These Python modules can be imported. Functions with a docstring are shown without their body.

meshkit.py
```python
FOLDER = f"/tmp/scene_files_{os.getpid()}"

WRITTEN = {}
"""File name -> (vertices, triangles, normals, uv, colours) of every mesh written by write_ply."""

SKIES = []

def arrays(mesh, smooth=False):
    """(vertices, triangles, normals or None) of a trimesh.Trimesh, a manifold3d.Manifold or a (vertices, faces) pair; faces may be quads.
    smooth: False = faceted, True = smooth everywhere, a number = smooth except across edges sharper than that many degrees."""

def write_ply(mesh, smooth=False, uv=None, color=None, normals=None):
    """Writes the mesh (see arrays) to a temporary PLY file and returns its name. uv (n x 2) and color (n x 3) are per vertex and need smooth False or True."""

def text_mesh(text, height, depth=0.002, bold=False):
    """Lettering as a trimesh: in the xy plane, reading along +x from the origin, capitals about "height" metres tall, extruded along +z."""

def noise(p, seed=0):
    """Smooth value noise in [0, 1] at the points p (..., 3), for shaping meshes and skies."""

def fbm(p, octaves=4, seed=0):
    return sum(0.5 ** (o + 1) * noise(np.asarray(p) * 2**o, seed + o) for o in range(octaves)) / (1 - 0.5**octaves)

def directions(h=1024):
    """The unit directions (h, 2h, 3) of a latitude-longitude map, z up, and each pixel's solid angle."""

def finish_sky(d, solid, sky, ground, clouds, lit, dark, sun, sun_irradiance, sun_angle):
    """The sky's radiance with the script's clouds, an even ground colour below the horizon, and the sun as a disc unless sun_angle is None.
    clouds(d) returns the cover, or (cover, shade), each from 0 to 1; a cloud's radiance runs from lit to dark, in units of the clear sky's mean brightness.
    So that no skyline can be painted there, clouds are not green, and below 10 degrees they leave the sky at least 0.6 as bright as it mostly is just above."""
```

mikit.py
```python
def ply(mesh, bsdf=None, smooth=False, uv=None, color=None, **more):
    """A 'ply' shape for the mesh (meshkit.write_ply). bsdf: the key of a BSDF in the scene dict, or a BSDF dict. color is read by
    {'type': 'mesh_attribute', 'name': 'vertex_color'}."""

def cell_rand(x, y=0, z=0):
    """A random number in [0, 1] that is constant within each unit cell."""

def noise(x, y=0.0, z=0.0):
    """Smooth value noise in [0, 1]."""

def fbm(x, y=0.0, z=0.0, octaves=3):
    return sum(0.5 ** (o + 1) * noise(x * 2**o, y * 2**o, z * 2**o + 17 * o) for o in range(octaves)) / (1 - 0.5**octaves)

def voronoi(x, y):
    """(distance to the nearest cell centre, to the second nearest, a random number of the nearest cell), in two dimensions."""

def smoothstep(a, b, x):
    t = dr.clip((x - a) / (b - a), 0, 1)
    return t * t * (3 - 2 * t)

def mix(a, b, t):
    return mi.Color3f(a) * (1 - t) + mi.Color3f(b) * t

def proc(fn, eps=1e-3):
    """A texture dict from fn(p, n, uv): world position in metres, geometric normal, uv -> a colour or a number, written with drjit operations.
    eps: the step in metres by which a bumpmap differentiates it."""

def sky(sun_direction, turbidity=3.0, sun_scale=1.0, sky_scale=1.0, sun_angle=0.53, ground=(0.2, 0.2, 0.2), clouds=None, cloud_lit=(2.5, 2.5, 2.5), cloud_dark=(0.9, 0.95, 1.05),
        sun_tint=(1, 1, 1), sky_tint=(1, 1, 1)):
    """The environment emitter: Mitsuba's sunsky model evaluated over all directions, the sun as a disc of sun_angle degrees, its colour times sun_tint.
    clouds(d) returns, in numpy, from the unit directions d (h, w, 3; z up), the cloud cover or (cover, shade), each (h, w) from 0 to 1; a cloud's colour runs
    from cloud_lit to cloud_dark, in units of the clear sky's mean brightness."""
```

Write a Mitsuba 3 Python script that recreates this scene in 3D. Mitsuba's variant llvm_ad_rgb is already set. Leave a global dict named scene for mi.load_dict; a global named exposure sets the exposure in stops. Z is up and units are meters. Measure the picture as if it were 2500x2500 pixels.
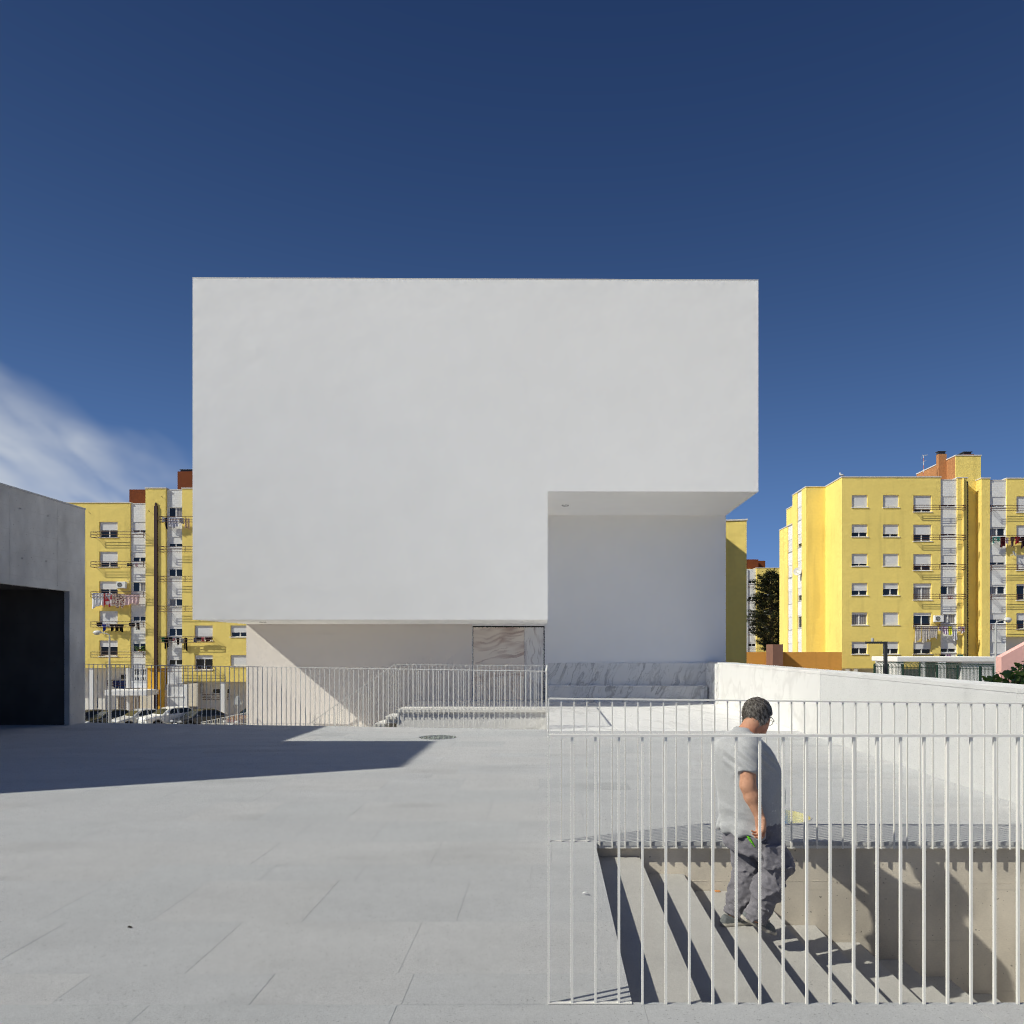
import math, random
import numpy as np, trimesh, shapely, shapely.geometry as sg
import drjit as dr
import mitsuba as mi
import mikit, meshkit
from mikit import noise, fbm, voronoi, cell_rand, smoothstep, mix

T = mi.ScalarTransform4f
scene, labels = {}, {}

# ---------------------------------------------------------------- camera, sky, exposure
F, U0, V0, EYE = 1800.0, 1344.0, 1583.0, 1.45      # a shift lens: image plane parallel to the white facade
scene['camera'] = {'type': 'perspective', 'fov': 2 * math.degrees(math.atan(1250 / F)), 'fov_axis': 'x',
                   'near_clip': 0.05, 'far_clip': 3000.0,
                   'principal_point_offset_x': (1250 - U0) / 2500, 'principal_point_offset_y': (1250 - V0) / 2500,
                   'to_world': T().look_at(origin=[0, 0, EYE], target=[0, 10, EYE], up=[0, 0, 1])}
SUN = np.array([-1.0, -0.44, 0.85])


def clouds(d):
    """A wispy bank low in the north-west sky."""
    az = np.degrees(np.arctan2(d[..., 0], d[..., 1]))
    el = np.degrees(np.arcsin(np.clip(d[..., 2], -1, 1)))
    s, t = az * 0.88 - el * 0.47, az * 0.47 + el * 0.88
    p = np.stack([s * 0.13, t * 0.27, s * 0 + 3.1], -1)
    q = np.stack([s * 0.30, t * 0.62, s * 0 + 7.7], -1)
    n = meshkit.fbm(p, 4, 5)
    w = meshkit.fbm(q + 2.2 * n[..., None], 5, 9)
    edge = 12.4 + (-az - 25.9) * 0.50
    low = np.clip((edge - el + (n - 0.5) * 9 + 0.8) / 7.5, 0, 1)
    right = np.clip((-az - 19 + (n - .5) * 9) / 14, 0, 1)
    far = np.clip((az + 150) / 60, 0, 1)
    c = low * right * far * np.clip(0.60 + (w - 0.44) * 1.15, 0.0, 1) * 1.1
    c = np.clip(c, 0, 0.88)
    veil = 0.62 * np.exp(-np.clip(el, 0, 90) / 11.5)          # air thickening towards the horizon, the same all round
    cover = 1 - (1 - c) * (1 - veil)
    return cover, veil * (1 - c) / np.maximum(cover, 1e-6)


SKY_TINT = (0.168, 0.222, 0.352)
scene['sky'] = mikit.sky(SUN.tolist(), turbidity=2.2, sun_tint=(0.84, 1.0, 1.21), sky_tint=SKY_TINT, clouds=clouds, cloud_lit=(7.4, 8.0, 8.8), cloud_dark=(3.3, 6.7, 14.2), ground=(0.25, 0.24, 0.22))
exposure = 1.76

# ---------------------------------------------------------------- helpers
def at(u, v, y):
    """The world point at depth y seen at photo pixel (u, v)."""
    return np.array([(u - U0) / F * y, y, EYE - (v - V0) / F * y])


def numbered(k):
    if k not in scene and k not in labels:
        return k
    i = 1
    while f'{k}_{i:03d}' in scene or f'{k}_{i:03d}' in labels:
        i += 1
    return f'{k}_{i:03d}'


_next = {}
def fresh(k):
    n = _next.get(k, 0)
    _next[k] = n + 1
    return k if n == 0 else f'{k}_{n:03d}'


def thing(name, label, cat, group=None):
    k = fresh(name)
    labels[k] = {'label': label, 'category': cat}
    if group:
        labels[k]['group'] = group
    return k


def put(parent, name, mesh, mat, smooth=False, M=None, label=None, color=None):
    k = fresh(parent + '__' + name if parent else name)
    scene[k] = mikit.ply(mesh, mat, smooth, color=color)
    if M is not None:
        scene[k]['to_world'] = M
    if label:
        labels[k] = {'label': label}
    return k


def own(key, mesh, mat, smooth=False, color=None):
    """The mesh of a thing that is its own leaf."""
    scene[key] = mikit.ply(mesh, mat, smooth, color=color)
    return key


def again(parent, name, shape, M):
    k = fresh(parent + '__' + name)
    scene[k] = {**shape, 'to_world': M}
    return k


def struct(name, mesh, mat, smooth=False, label=None):
    k = fresh(name)
    scene[k] = mikit.ply(mesh, mat, smooth)
    labels[k] = {'kind': 'structure'}
    if label:
        labels[k]['label'] = label
    return k


cat_ = trimesh.util.concatenate


def box(x0, x1, y0, y1, z0, z1):
    m = trimesh.creation.box([x1 - x0, y1 - y0, z1 - z0])
    m.apply_translation([(x0 + x1) / 2, (y0 + y1) / 2, (z0 + z1) / 2])
    return m


def cbox(x0, x1, y0, y1, z0, z1, c=0.01):
    """A box with chamfered edges."""
    pts = []
    for i in (0, 1):
        for j in (0, 1):
            for k in (0, 1):
                X, Y, Z = (x0, x1)[i], (y0, y1)[j], (z0, z1)[k]
                sx, sy, sz = (c, -c)[i], (c, -c)[j], (c, -c)[k]
                pts += [[X, Y + sy, Z + sz], [X + sx, Y, Z + sz], [X + sx, Y + sy, Z]]
    return trimesh.convex.convex_hull(np.array(pts))


def tube(p, r, n=8, caps=True):
    """A round tube along the polyline p."""
    p = np.asarray(p, float)
    r = np.broadcast_to(r, (len(p),))
    t = np.gradient(p, axis=0)
    t /= np.linalg.norm(t, axis=1, keepdims=True) + 1e-12
    ref = np.array([0, 0, 1.0]) if abs(t[:, 2]).mean() < 0.8 else np.array([1.0, 0.1, 0])
    a = np.cross(t, ref); a /= np.linalg.norm(a, axis=1, keepdims=True) + 1e-12
    b = np.cross(t, a)
    g = np.arange(n) * 2 * np.pi / n
    v = (p[:, None] + r[:, None, None] * (np.cos(g)[None, :, None] * a[:, None] + np.sin(g)[None, :, None] * b[:, None])).reshape(-1, 3)
    f = []
    for i in range(len(p) - 1):
        for j in range(n):
            k = (j + 1) % n
            f += [[i * n + j, i * n + k, i * n + n + k], [i * n + j, i * n + n + k, i * n + n + j]]
    if caps:
        c0, c1 = len(v), len(v) + 1
        v = np.vstack([v, p[:1], p[-1:]])
        for j in range(n):
            k = (j + 1) % n
            f += [[c0, k, j], [c1, (len(p) - 1) * n + j, (len(p) - 1) * n + k]]
    return trimesh.Trimesh(v, f, process=False)


def beam(a, b, w, h):
    """A square bar from a to b: w wide (level), h high."""
    a, b = np.asarray(a, float), np.asarray(b, float)
    d = (b - a) / np.linalg.norm(b - a)
    s = np.cross(d, [0, 0, 1.0])
    s = np.array([1.0, 0, 0]) if np.linalg.norm(s) < 1e-6 else s / np.linalg.norm(s)
    u = np.cross(s, d)
    v = [q + i * s * w / 2 + j * u * h / 2 for q in (a, b) for i, j in ((-1, -1), (1, -1), (1, 1), (-1, 1))]
    f = [[0, 1, 2], [0, 2, 3], [4, 6, 5], [4, 7, 6]] + [x for k in range(4) for x in ([k, 4 + k, 4 + (k + 1) % 4], [k, 4 + (k + 1) % 4, (k + 1) % 4])]
    m = trimesh.Trimesh(np.array(v), f, process=False)
    m.fix_normals()
    return m


XZ = np.array([[1, 0, 0, 0], [0, 0, 1, 0], [0, 1, 0, 0], [0, 0, 0, 1.0]])


def panel(poly, y, thick):
    """A polygon of the (x, z) plane as a slab from y to y + thick."""
    ms = [trimesh.creation.extrude_polygon(g, thick, engine='earcut') for g in getattr(poly, 'geoms', [poly]) if g.area > 1e-6]
    m = cat_(ms)
    m.apply_transform(XZ)
    m.apply_translation([0, y, 0])
    return m


def rect(x0, z0, x1, z1):
    return sg.box(min(x0, x1), min(z0, z1), max(x0, x1), max(z0, z1))


def slab(poly, z0, z1, c=0.003):
    """A convex paving slab with a chamfered upper rim."""
    p = np.array(shapely.geometry.polygon.orient(poly).exterior.coords)[:-1]
    q = poly.buffer(-c, join_style=2)
    q = np.array(shapely.geometry.polygon.orient(q).exterior.coords)[:-1] if q.geom_type == 'Polygon' and not q.is_empty else p[:0]
    if len(q) != len(p):
        q = p + (p.mean(0) - p) * 0.003
    else:
        k = np.argmin(np.linalg.norm(q - p[0], axis=1)); q = np.roll(q, -k, 0)
    n = len(p)
    v = np.vstack([np.c_[p, np.full(n, z0)], np.c_[p, np.full(n, z1 - c)], np.c_[q, np.full(n, z1)]])
    f = []
    for r in (0, 1):
        for i in range(n):
            j = (i + 1) % n
            f += [[r * n + i, r * n + j, r * n + n + j], [r * n + i, r * n + n + j, r * n + n + i]]
    for i in range(1, n - 1):
        f += [[2 * n, 2 * n + i, 2 * n + i + 1]]
    return trimesh.Trimesh(v, f, process=False)


def lathe(profile, n=24):
    return trimesh.creation.revolve(np.array(profile, float), sections=n)


# signed-distance modelling for soft bodies
def sd_cone(p, a, b, ra, rb):
    a, b = np.asarray(a, float), np.asarray(b, float)
    ba = b - a
    h = np.clip(((p - a) @ ba) / (ba @ ba), 0, 1)
    return np.linalg.norm(p - a - h[:, None] * ba, axis=1) - (ra + (rb - ra) * h)


def sd_ell(p, c, r, R=None):
    q = p - np.asarray(c, float)
    if R is not None:
        q = q @ R
    r = np.asarray(r, float)
    k0 = np.linalg.norm(q / r, axis=1)
    k1 = np.linalg.norm(q / r ** 2, axis=1)
    return k0 * (k0 - 1) / np.maximum(k1, 1e-9)


def sd_box(p, c, h, R=None, r=0.0):
    q = p - np.asarray(c, float)
    if R is not None:
        q = q @ R
    q = np.abs(q) - (np.asarray(h, float) - r)
    return np.linalg.norm(np.maximum(q, 0), axis=1) + np.minimum(q.max(1), 0) - r


def smin(a, b, k):
    h = np.maximum(k - np.abs(a - b), 0) / k
    return np.minimum(a, b) - h * h * k * 0.25


def smax(a, b, k):
    return -smin(-a, -b, k)


def surface(f, lo, hi, h, coarse=4):
    """The zero surface of f over the box lo..hi on a grid of step h (naive surface nets)."""
    lo, hi = np.asarray(lo, float), np.asarray(hi, float)
    n = (np.ceil((hi - lo) / h / coarse).astype(int) + 1) * coarse
    m = n // coarse + 1
    gc = np.stack(np.meshgrid(*[lo[k] + np.arange(m[k]) * h * coarse for k in range(3)], indexing='ij'), -1)
    dc = f(gc.reshape(-1, 3)).reshape(m)
    d = np.repeat(np.repeat(np.repeat(dc, coarse, 0), coarse, 1), coarse, 2)[:n[0], :n[1], :n[2]].astype(np.float32)
    idx = np.nonzero(np.abs(d) < h * coarse * 2.2)
    pts = lo + np.stack(idx, -1) * h
    d[idx] = np.concatenate([f(pts[i:i + 400000]) for i in range(0, len(pts), 400000)]) if len(pts) else 0
    s = d < 0
    corners = [(a, b, c) for a in (0, 1) for b in (0, 1) for c in (0, 1)]
    sl = lambda a, b, c: (slice(a, n[0] - 1 + a), slice(b, n[1] - 1 + b), slice(c, n[2] - 1 + c))
    cnt = sum(s[sl(*c)].astype(np.int8) for c in corners)
    act = np.nonzero((cnt > 0) & (cnt < 8))
    vid = np.full(n - 1, -1, np.int64)
    vid[act] = np.arange(len(act[0]))
    base = np.stack(act, -1)
    acc, num = np.zeros((len(base), 3)), np.zeros(len(base))
    for c0 in corners:
        for ax in range(3):
            if c0[ax]:
                continue
            c1 = list(c0); c1[ax] = 1
            d0 = d[act[0] + c0[0], act[1] + c0[1], act[2] + c0[2]]
            d1 = d[act[0] + c1[0], act[1] + c1[1], act[2] + c1[2]]
            x = (d0 < 0) != (d1 < 0)
            t = np.where(x, d0 / np.where(d0 == d1, 1, d0 - d1), 0)
            p = np.tile(np.array(c0, float), (len(base), 1)); p[:, ax] = t
            acc[x] += p[x]; num[x] += 1
    v = lo + (base + acc / num[:, None]) * h
    faces = []
    for ax in range(3):
        o1, o2 = [(1, 2), (2, 0), (0, 1)][ax]
        sh = list(s.shape); sh[ax] -= 1
        a = s[tuple(slice(0, sh[k]) for k in range(3))]
        e = [slice(0, sh[k]) for k in range(3)]; e[ax] = slice(1, sh[ax] + 1)
        b = s[tuple(e)]
        cr = np.nonzero(a != b)
        keep = (cr[o1] > 0) & (cr[o2] > 0) & (cr[o1] < n[o1] - 1) & (cr[o2] < n[o2] - 1)
        cr = [c[keep] for c in cr]
        def cell(i, j):
            q = [c.copy() for c in cr]; q[o1] -= i; q[o2] -= j
            return vid[tuple(q)]
        quad = np.stack([cell(1, 1), cell(0, 1), cell(0, 0), cell(1, 0)], -1)
        inside = a[tuple(cr)]
        quad = np.where(inside[:, None], quad, quad[:, ::-1])
        faces.append(quad)
    q = np.vstack(faces)
    q = q[(q >= 0).all(1)]
    mesh = trimesh.Trimesh(v, np.vstack([q[:, [0, 1, 2]], q[:, [0, 2, 3]]]), process=False)
    return mesh


# ---------------------------------------------------------------- materials
def mat(name, color, rough=0.7, spec=0.3, bump=None, scale=0.002, eps=0.004, metallic=0.0, **more):
    base = {'type': 'principled', 'base_color': color if isinstance(color, dict) else {'type': 'rgb', 'value': list(color)},
            'roughness': rough, 'specular': spec, 'metallic': metallic, **more}
    if bump is not None:
        base = {'type': 'bumpmap', 'nested_texture': mikit.proc(bump, eps), 'scale': scale, 'bsdf': base}
    scene['mat_' + name] = {'type': 'twosided', 'bsdf': base}
    return 'mat_' + name


def granite(lo, hi, seed, tint=(1, 1, 1)):
    def fn(p, n, uv):
        a = fbm(p.x * 260 + seed, p.y * 260, p.z * 260, 2)
        b = fbm(p.x * 1.7 + seed, p.y * 4.1, p.z * 1.7, 3)
        c = noise(p.x * 125 + seed, p.y * 125, p.z * 125)
        s = smoothstep(0.86, 0.95, c)
        st = smoothstep(0.60, 0.80, fbm(p.x * 0.8, p.y * 2.2 + seed, p.z, 3))
        d = fbm(p.x * 24 + seed, p.y * 24, p.z * 24, 2)
        k = lo + (hi - lo) * (0.85 * a + 0.40 * b + 0.22 * d - 0.235)
        k = k * (1 - 0.28 * s) * (1 - 0.10 * st)
        return mi.Color3f(k * tint[0], k * tint[1], k * tint[2])
    return mikit.proc(fn)


G_TINT = (0.97, 0.985, 1.01)
GRANITE = [mat('granite_a', granite(0.335, 0.465, 3.0, G_TINT), 0.75, 0.25),
           mat('granite_b', granite(0.34, 0.475, 11.0, (0.98, 0.985, 1.0)), 0.75, 0.25),
           mat('granite_c', granite(0.33, 0.46, 23.0, (0.965, 0.985, 1.01)), 0.75, 0.25)]
M_STEP = mat('granite_step', granite(0.34, 0.47, 37.0, (1.0, 0.975, 0.93)), 0.75, 0.25)
M_PARAPET = mat('granite_parapet', granite(0.45, 0.60, 41.0, (0.99, 0.995, 1.0)), 0.75, 0.25)


def render_col(p, n, uv):
    a = fbm(p.x * 0.55, p.y * 0.55, p.z * 0.55, 4)
    b = fbm(p.x * 3.5, p.y * 3.5, p.z * 1.2, 3)
    k = 0.85 + 0.05 * (a - 0.5) + 0.03 * (b - 0.5)
    return mi.Color3f(k * 0.99, k * 0.985, k * 0.98)


def render_bump(p, n, uv):
    return fbm(p.x * 1.6, p.y * 1.6, p.z * 2.4, 3) + 0.22 * noise(p.x * 9, p.y * 9, p.z * 9)


M_RENDER = mat('white_render', mikit.proc(render_col), 0.85, 0.15, render_bump, 0.011, 0.02)


def stucco(color, seed):
    def fn(p, n, uv):
        a = fbm(p.x * 0.5 + seed, p.y * 0.5, p.z * 0.25, 4)
        b = fbm(p.x * 7 + seed, p.y * 7, p.z * 7, 2)
        st = smoothstep(.52, .78, fbm(p.x * 2.4 + seed, p.y * 2.4, p.z * .16, 4))
        k = (1 + 0.16 * (a - 0.5) + 0.08 * (b - 0.5)) * (1 - .10 * st)
        return mi.Color3f(color[0] * k, color[1] * k, color[2] * k)
    return mikit.proc(fn)


def stucco_bump(p, n, uv):
    return fbm(p.x * 2.2, p.y * 2.2, p.z * 3.2, 3)


M_YELLOW = mat('yellow_stucco', stucco((0.85, 0.67, 0.20), 1.0), 0.85, 0.15, stucco_bump, 0.03, 0.05)
M_ORANGE = mat('orange_stucco', stucco((0.62, 0.30, 0.07), 5.0), 0.85, 0.15)
M_OCHRE = mat('ochre_stucco', stucco((0.72, 0.42, 0.06), 6.0), 0.85, 0.15)
M_BROWN = mat('brown_stucco', stucco((0.17, 0.048, 0.018), 9.0), 0.85, 0.15)
M_TERRA = mat('terracotta_stucco', stucco((0.42, 0.195, 0.085), 9.0), 0.85, 0.15)
M_MAUVE = mat('mauve_stucco', stucco((0.20, 0.11, 0.085), 4.0), 0.85, 0.15)
M_PINK = mat('pink_stucco', stucco((0.80, 0.47, 0.43), 4.0), 0.85, 0.15)


def whitebrick(p, n, uv):
    row = dr.floor(p.z / 0.2)
    fx = (p.x + p.y) / 0.42 + 0.5 * (row - 2 * dr.floor(row / 2))
    ex = dr.abs(fx - dr.floor(fx) - 0.5)
    ez = dr.abs(p.z / 0.2 - row - 0.5)
    j = dr.maximum(smoothstep(0.44, 0.49, ez), smoothstep(0.46, 0.495, ex))
    k = 0.74 + 0.05 * (cell_rand(dr.floor(fx), row) - 0.5) + 0.05 * (fbm(p.x * 0.8, p.z * 0.4, p.y, 3) - 0.5)
    k = k * (1 - 0.22 * j)
    return mi.Color3f(k * 0.985, k * 0.99, k)


M_WBRICK = mat('white_brick', mikit.proc(whitebrick), 0.8, 0.2)
M_WHITE = mat('white_paint', (0.76, 0.76, 0.76), 0.6, 0.3)


def shutter_col(p, n, uv):
    s = p.z / 0.055
    e = dr.abs(s - dr.floor(s) - 0.5)
    k = 0.70 * (1 - 0.16 * smoothstep(0.36, 0.5, e))
    return mi.Color3f(k, k, k * 1.01)


M_SHUTTER = mat('shutter', mikit.proc(shutter_col), 0.55, 0.3)
M_GLASS = mat('dark_pane', (0.012, 0.014, 0.016), 0.06, 0.55)
M_CURTAIN = mat('curtain', mikit.proc(lambda p, n, uv: mix((0.16, 0.15, 0.16), (0.34, 0.33, 0.33), 0.5 + 0.5 * dr.sin(p.x * 38 + 2 * noise(p.x * 3, p.z)))), 0.25, 0.5)
M_RAIL = mat('white_steel', (0.68, 0.665, 0.63), 0.45, 0.4)
M_IRON = mat('brown_iron', (0.085, 0.035, 0.028), 0.5, 0.4)
M_PIPE = mat('brown_pipe', (0.045, 0.020, 0.018), 0.5, 0.4)
M_DARK = mat('dark_metal', (0.035, 0.037, 0.04), 0.4, 0.5)
M_CAP = mat('parapet_cap', (0.62, 0.60, 0.58), 0.5, 0.4)
M_ZINC = mat('zinc', (0.36, 0.36, 0.37), 0.4, 0.5)
M_GALV = mat('galvanised', (0.42, 0.43, 0.43), 0.45, 0.5)
M_LAMPW = mat('lamp_shell', (0.62, 0.62, 0.60), 0.4, 0.4)
M_GREEN = mat('green_metal', (0.012, 0.045, 0.032), 0.45, 0.4)


def concrete(c, seed, pit=0.9):
    def fn(p, n, uv):
        a = fbm(p.x * 0.9 + seed, p.y * 0.9, p.z * 0.9, 4)
        b = fbm(p.x * 5 + seed, p.y * 5, p.z * 2.2, 3)
        st = fbm(p.x * 2.6 + seed, p.y * 2.6, p.z * 0.35, 3)
        g = noise(p.x * 130, p.y * 130, p.z * 130)
        wob = noise((p.x + p.y) * 60, p.z * 60, seed) * .9
        v1, _, r1 = voronoi((p.x + p.y) * 7 + seed + .05 * wob, p.z * 8 + .05 * wob)
        hole = smoothstep(0.03 + 0.06 * wob, 0.01 + 0.04 * wob, v1) * smoothstep(0.80, 0.84, r1)
        v2, _, r2 = voronoi((p.x + p.y) * 23 + seed + .1 * wob, p.z * 27)
        pin = smoothstep(0.02 + 0.12 * wob, 0.01 + 0.07 * wob, v2) * smoothstep(0.78, 0.82, r2)
        lift = smoothstep(.47, .5, dr.abs(p.z * 2.6 - dr.floor(p.z * 2.6) - .5)) * smoothstep(.35, .6, b)
        k = 0.78 + 0.60 * (a - 0.5) + 0.38 * (b - 0.5) + 0.34 * (st - 0.5) + 0.10 * (g - 0.5) + 0.15
        k = k * (1 - 0.72 * dr.maximum(hole, pin) * pit) * (1 - 0.10 * lift)
        return mi.Color3f(c[0] * k, c[1] * k, c[2] * k)
    return mikit.proc(fn)


def concrete_bump(p, n, uv):
    return fbm(p.x * 6, p.y * 6, p.z * 6, 3)


M_CONC = mat('cast_concrete', concrete((0.50, 0.49, 0.475), 2.0, 0.6), 0.8, 0.2, concrete_bump, 0.004, 0.01)
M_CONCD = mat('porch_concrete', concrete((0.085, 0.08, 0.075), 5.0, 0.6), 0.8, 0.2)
M_WARM = mat('warm_white_render', mikit.proc(lambda p, n, uv: mi.Color3f(0.80, 0.745, 0.70) * (1 + 0.06 * (fbm(p.x * 0.6, p.y * 0.6, p.z * 0.6, 4) - 0.5))), 0.85, 0.15)
M_CONCW = mat('warm_concrete', concrete((0.60, 0.545, 0.465), 8.0, 0.75), 0.8, 0.2, concrete_bump, 0.004, 0.01)


def marble(base, vein, seed, ang, fa, fb, sharp, amount, cloud=0.12):
    """Veined stone: ridged noise stretched along the direction ang of the (x, z) plane, broken up and softened."""
    ca, sa = math.cos(ang), math.sin(ang)
    def fn(p, n, uv):
        x = p.x + 0.6 * p.y; z = p.z + 0.8 * p.y
        a = x * ca + z * sa
        b = -x * sa + z * ca
        wx = fbm(a * 2.1 + seed, b * 2.1, 1.0, 3) - 0.5
        wz = fbm(a * 2.1, b * 2.1 + seed, 5.0, 3) - 0.5
        r1 = 1 - dr.abs(2 * fbm((b + .22 * wx) * fa + seed, (a + .5 * wz) * fb, 3.0, 4) - 1)
        r2 = 1 - dr.abs(2 * fbm((b + .30 * wz) * fa * 2.3, (a + .5 * wx) * fb * 2.0 + seed, 8.0, 4) - 1)
        brk = smoothstep(.34, .62, fbm(a * 1.1 + seed, b * 2.6, 4.0, 3))
        l1 = smoothstep(sharp, 1.0, r1) * (.25 + .75 * brk)
        l2 = smoothstep(sharp + .04, 1.0, r2) * .55 * smoothstep(.4, .65, fbm(a * 1.7, b * 3 + seed, 2.0, 3))
        cl = fbm(b * fa * .5 + seed, a * fb * .5, 9.0, 4)
        m = dr.clip(dr.maximum(l1, l2) * amount + cloud * 2 * (cl - .45), 0, 1)
        return mix(base, vein, m)
    return mikit.proc(fn)


M_MARBLE = mat('white_marble', marble((0.74, 0.735, 0.725), (0.34, 0.335, 0.33), 4.0, math.radians(64), 6.5, 1.3, 0.85, 0.7, .06), 0.35, 0.4)
M_MARBLE_F = mat('marble_paving', marble((0.70, 0.695, 0.69), (0.50, 0.495, 0.485), 14.0, math.radians(60), 3.0, 0.8, 0.82, 0.5, .05), 0.45, 0.35)
M_MARBLE_P = mat('marble_parapet', marble((0.64, 0.635, 0.625), (0.50, 0.49, 0.48), 24.0, math.radians(75), 2.5, 0.8, 0.82, 0.5, .05), 0.45, 0.35)
M_ROSE = mat('rose_marble', marble((0.86, 0.765, 0.665), (0.40, 0.265, 0.215), 7.0, math.radians(8), 3.2, 0.55, 0.80, 0.8, .25), 0.35, 0.4)
M_GREYM = mat('grey_marble', marble((0.82, 0.79, 0.75), (0.32, 0.24, 0.23), 17.0, math.radians(84), 3.6, 0.7, 0.82, 0.85, .15), 0.35, 0.4)
M_GROUND = mat('street_ground', mikit.proc(lambda p, n, uv: mix((0.36, 0.32, 0.25), (0.44, 0.39, 0.31), fbm(p.x * 0.7, p.y * 0.7, 0.0, 4))), 0.9, 0.2)
# ---------------------------------------------------------------- ground
g = trimesh.Trimesh([[-900, -300, -5.1], [900, -300, -5.1], [900, 1500, -5.1], [-900, 1500, -5.1]], [[0, 1, 2], [0, 2, 3]], process=False)
struct('ground', g, M_GROUND, label='grey street level ground spreading between the apartment blocks')

# the raised plaza: a body, and granite slabs laid on it
FENCE_A, FENCE_B = np.array([-9.1, 14.42]), np.array([-0.07, 13.2])
WELL = sg.box(0.33, 2.99, 5.0, 5.81)
plaza_poly = sg.Polygon([(-16, -4), (4.8, -4), (4.8, 12.95), (-0.07, 12.95), (-0.07, 13.2), (-9.1, 14.42), (-16, 14.42)])
slab_area = sg.Polygon([(-9.1, -4), (4.35, -4), (4.35, 12.95), (-0.09, 12.95), (-0.09, 13.2), (-9.1, 14.42)]).difference(sg.box(0.334, 3.02, 4.35, 5.53))
body = trimesh.creation.extrude_polygon(plaza_poly.difference(WELL), 5.0975, engine='earcut')
body.apply_translation([0, 0, -5.1])
struct('plaza', body, GRANITE[0], label='raised plaza paved with pale grey granite slabs')
rng = random.Random(7)
rows = [0.6, 1.3, 1.95, 2.3, 2.65, 3.0, 3.287, 3.913, 4.6, 4.95, 5.53, 6.19, 6.95, 7.55, 8.2, 8.55, 9.2, 9.85, 10.2, 10.9, 11.5, 12.15, 12.5, 12.95, 13.6, 14.5]
fixed = {5: [-2.04, -1.227], 4: [-1.63, -0.624, 0.38], 6: [-2.56, -1.63], 7: [-2.73, -2.126, -1.32], 8: [-2.64, -1.83, -1.226],
         9: [-2.8, -2.016, -0.81], 10: [-3.59, -1.967, -1.358], 11: [-4.29, -3.12, -2.5, -1.734, -0.544]}
nslab = 0
lids = [np.array([*at(1069, 1800, 12.03)[:2]]), np.array([1.94, 6.40])]
LID_R = 0.311
holes = shapely.union_all([sg.Point(c).buffer(LID_R + 0.012, 24) for c in lids])
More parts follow.
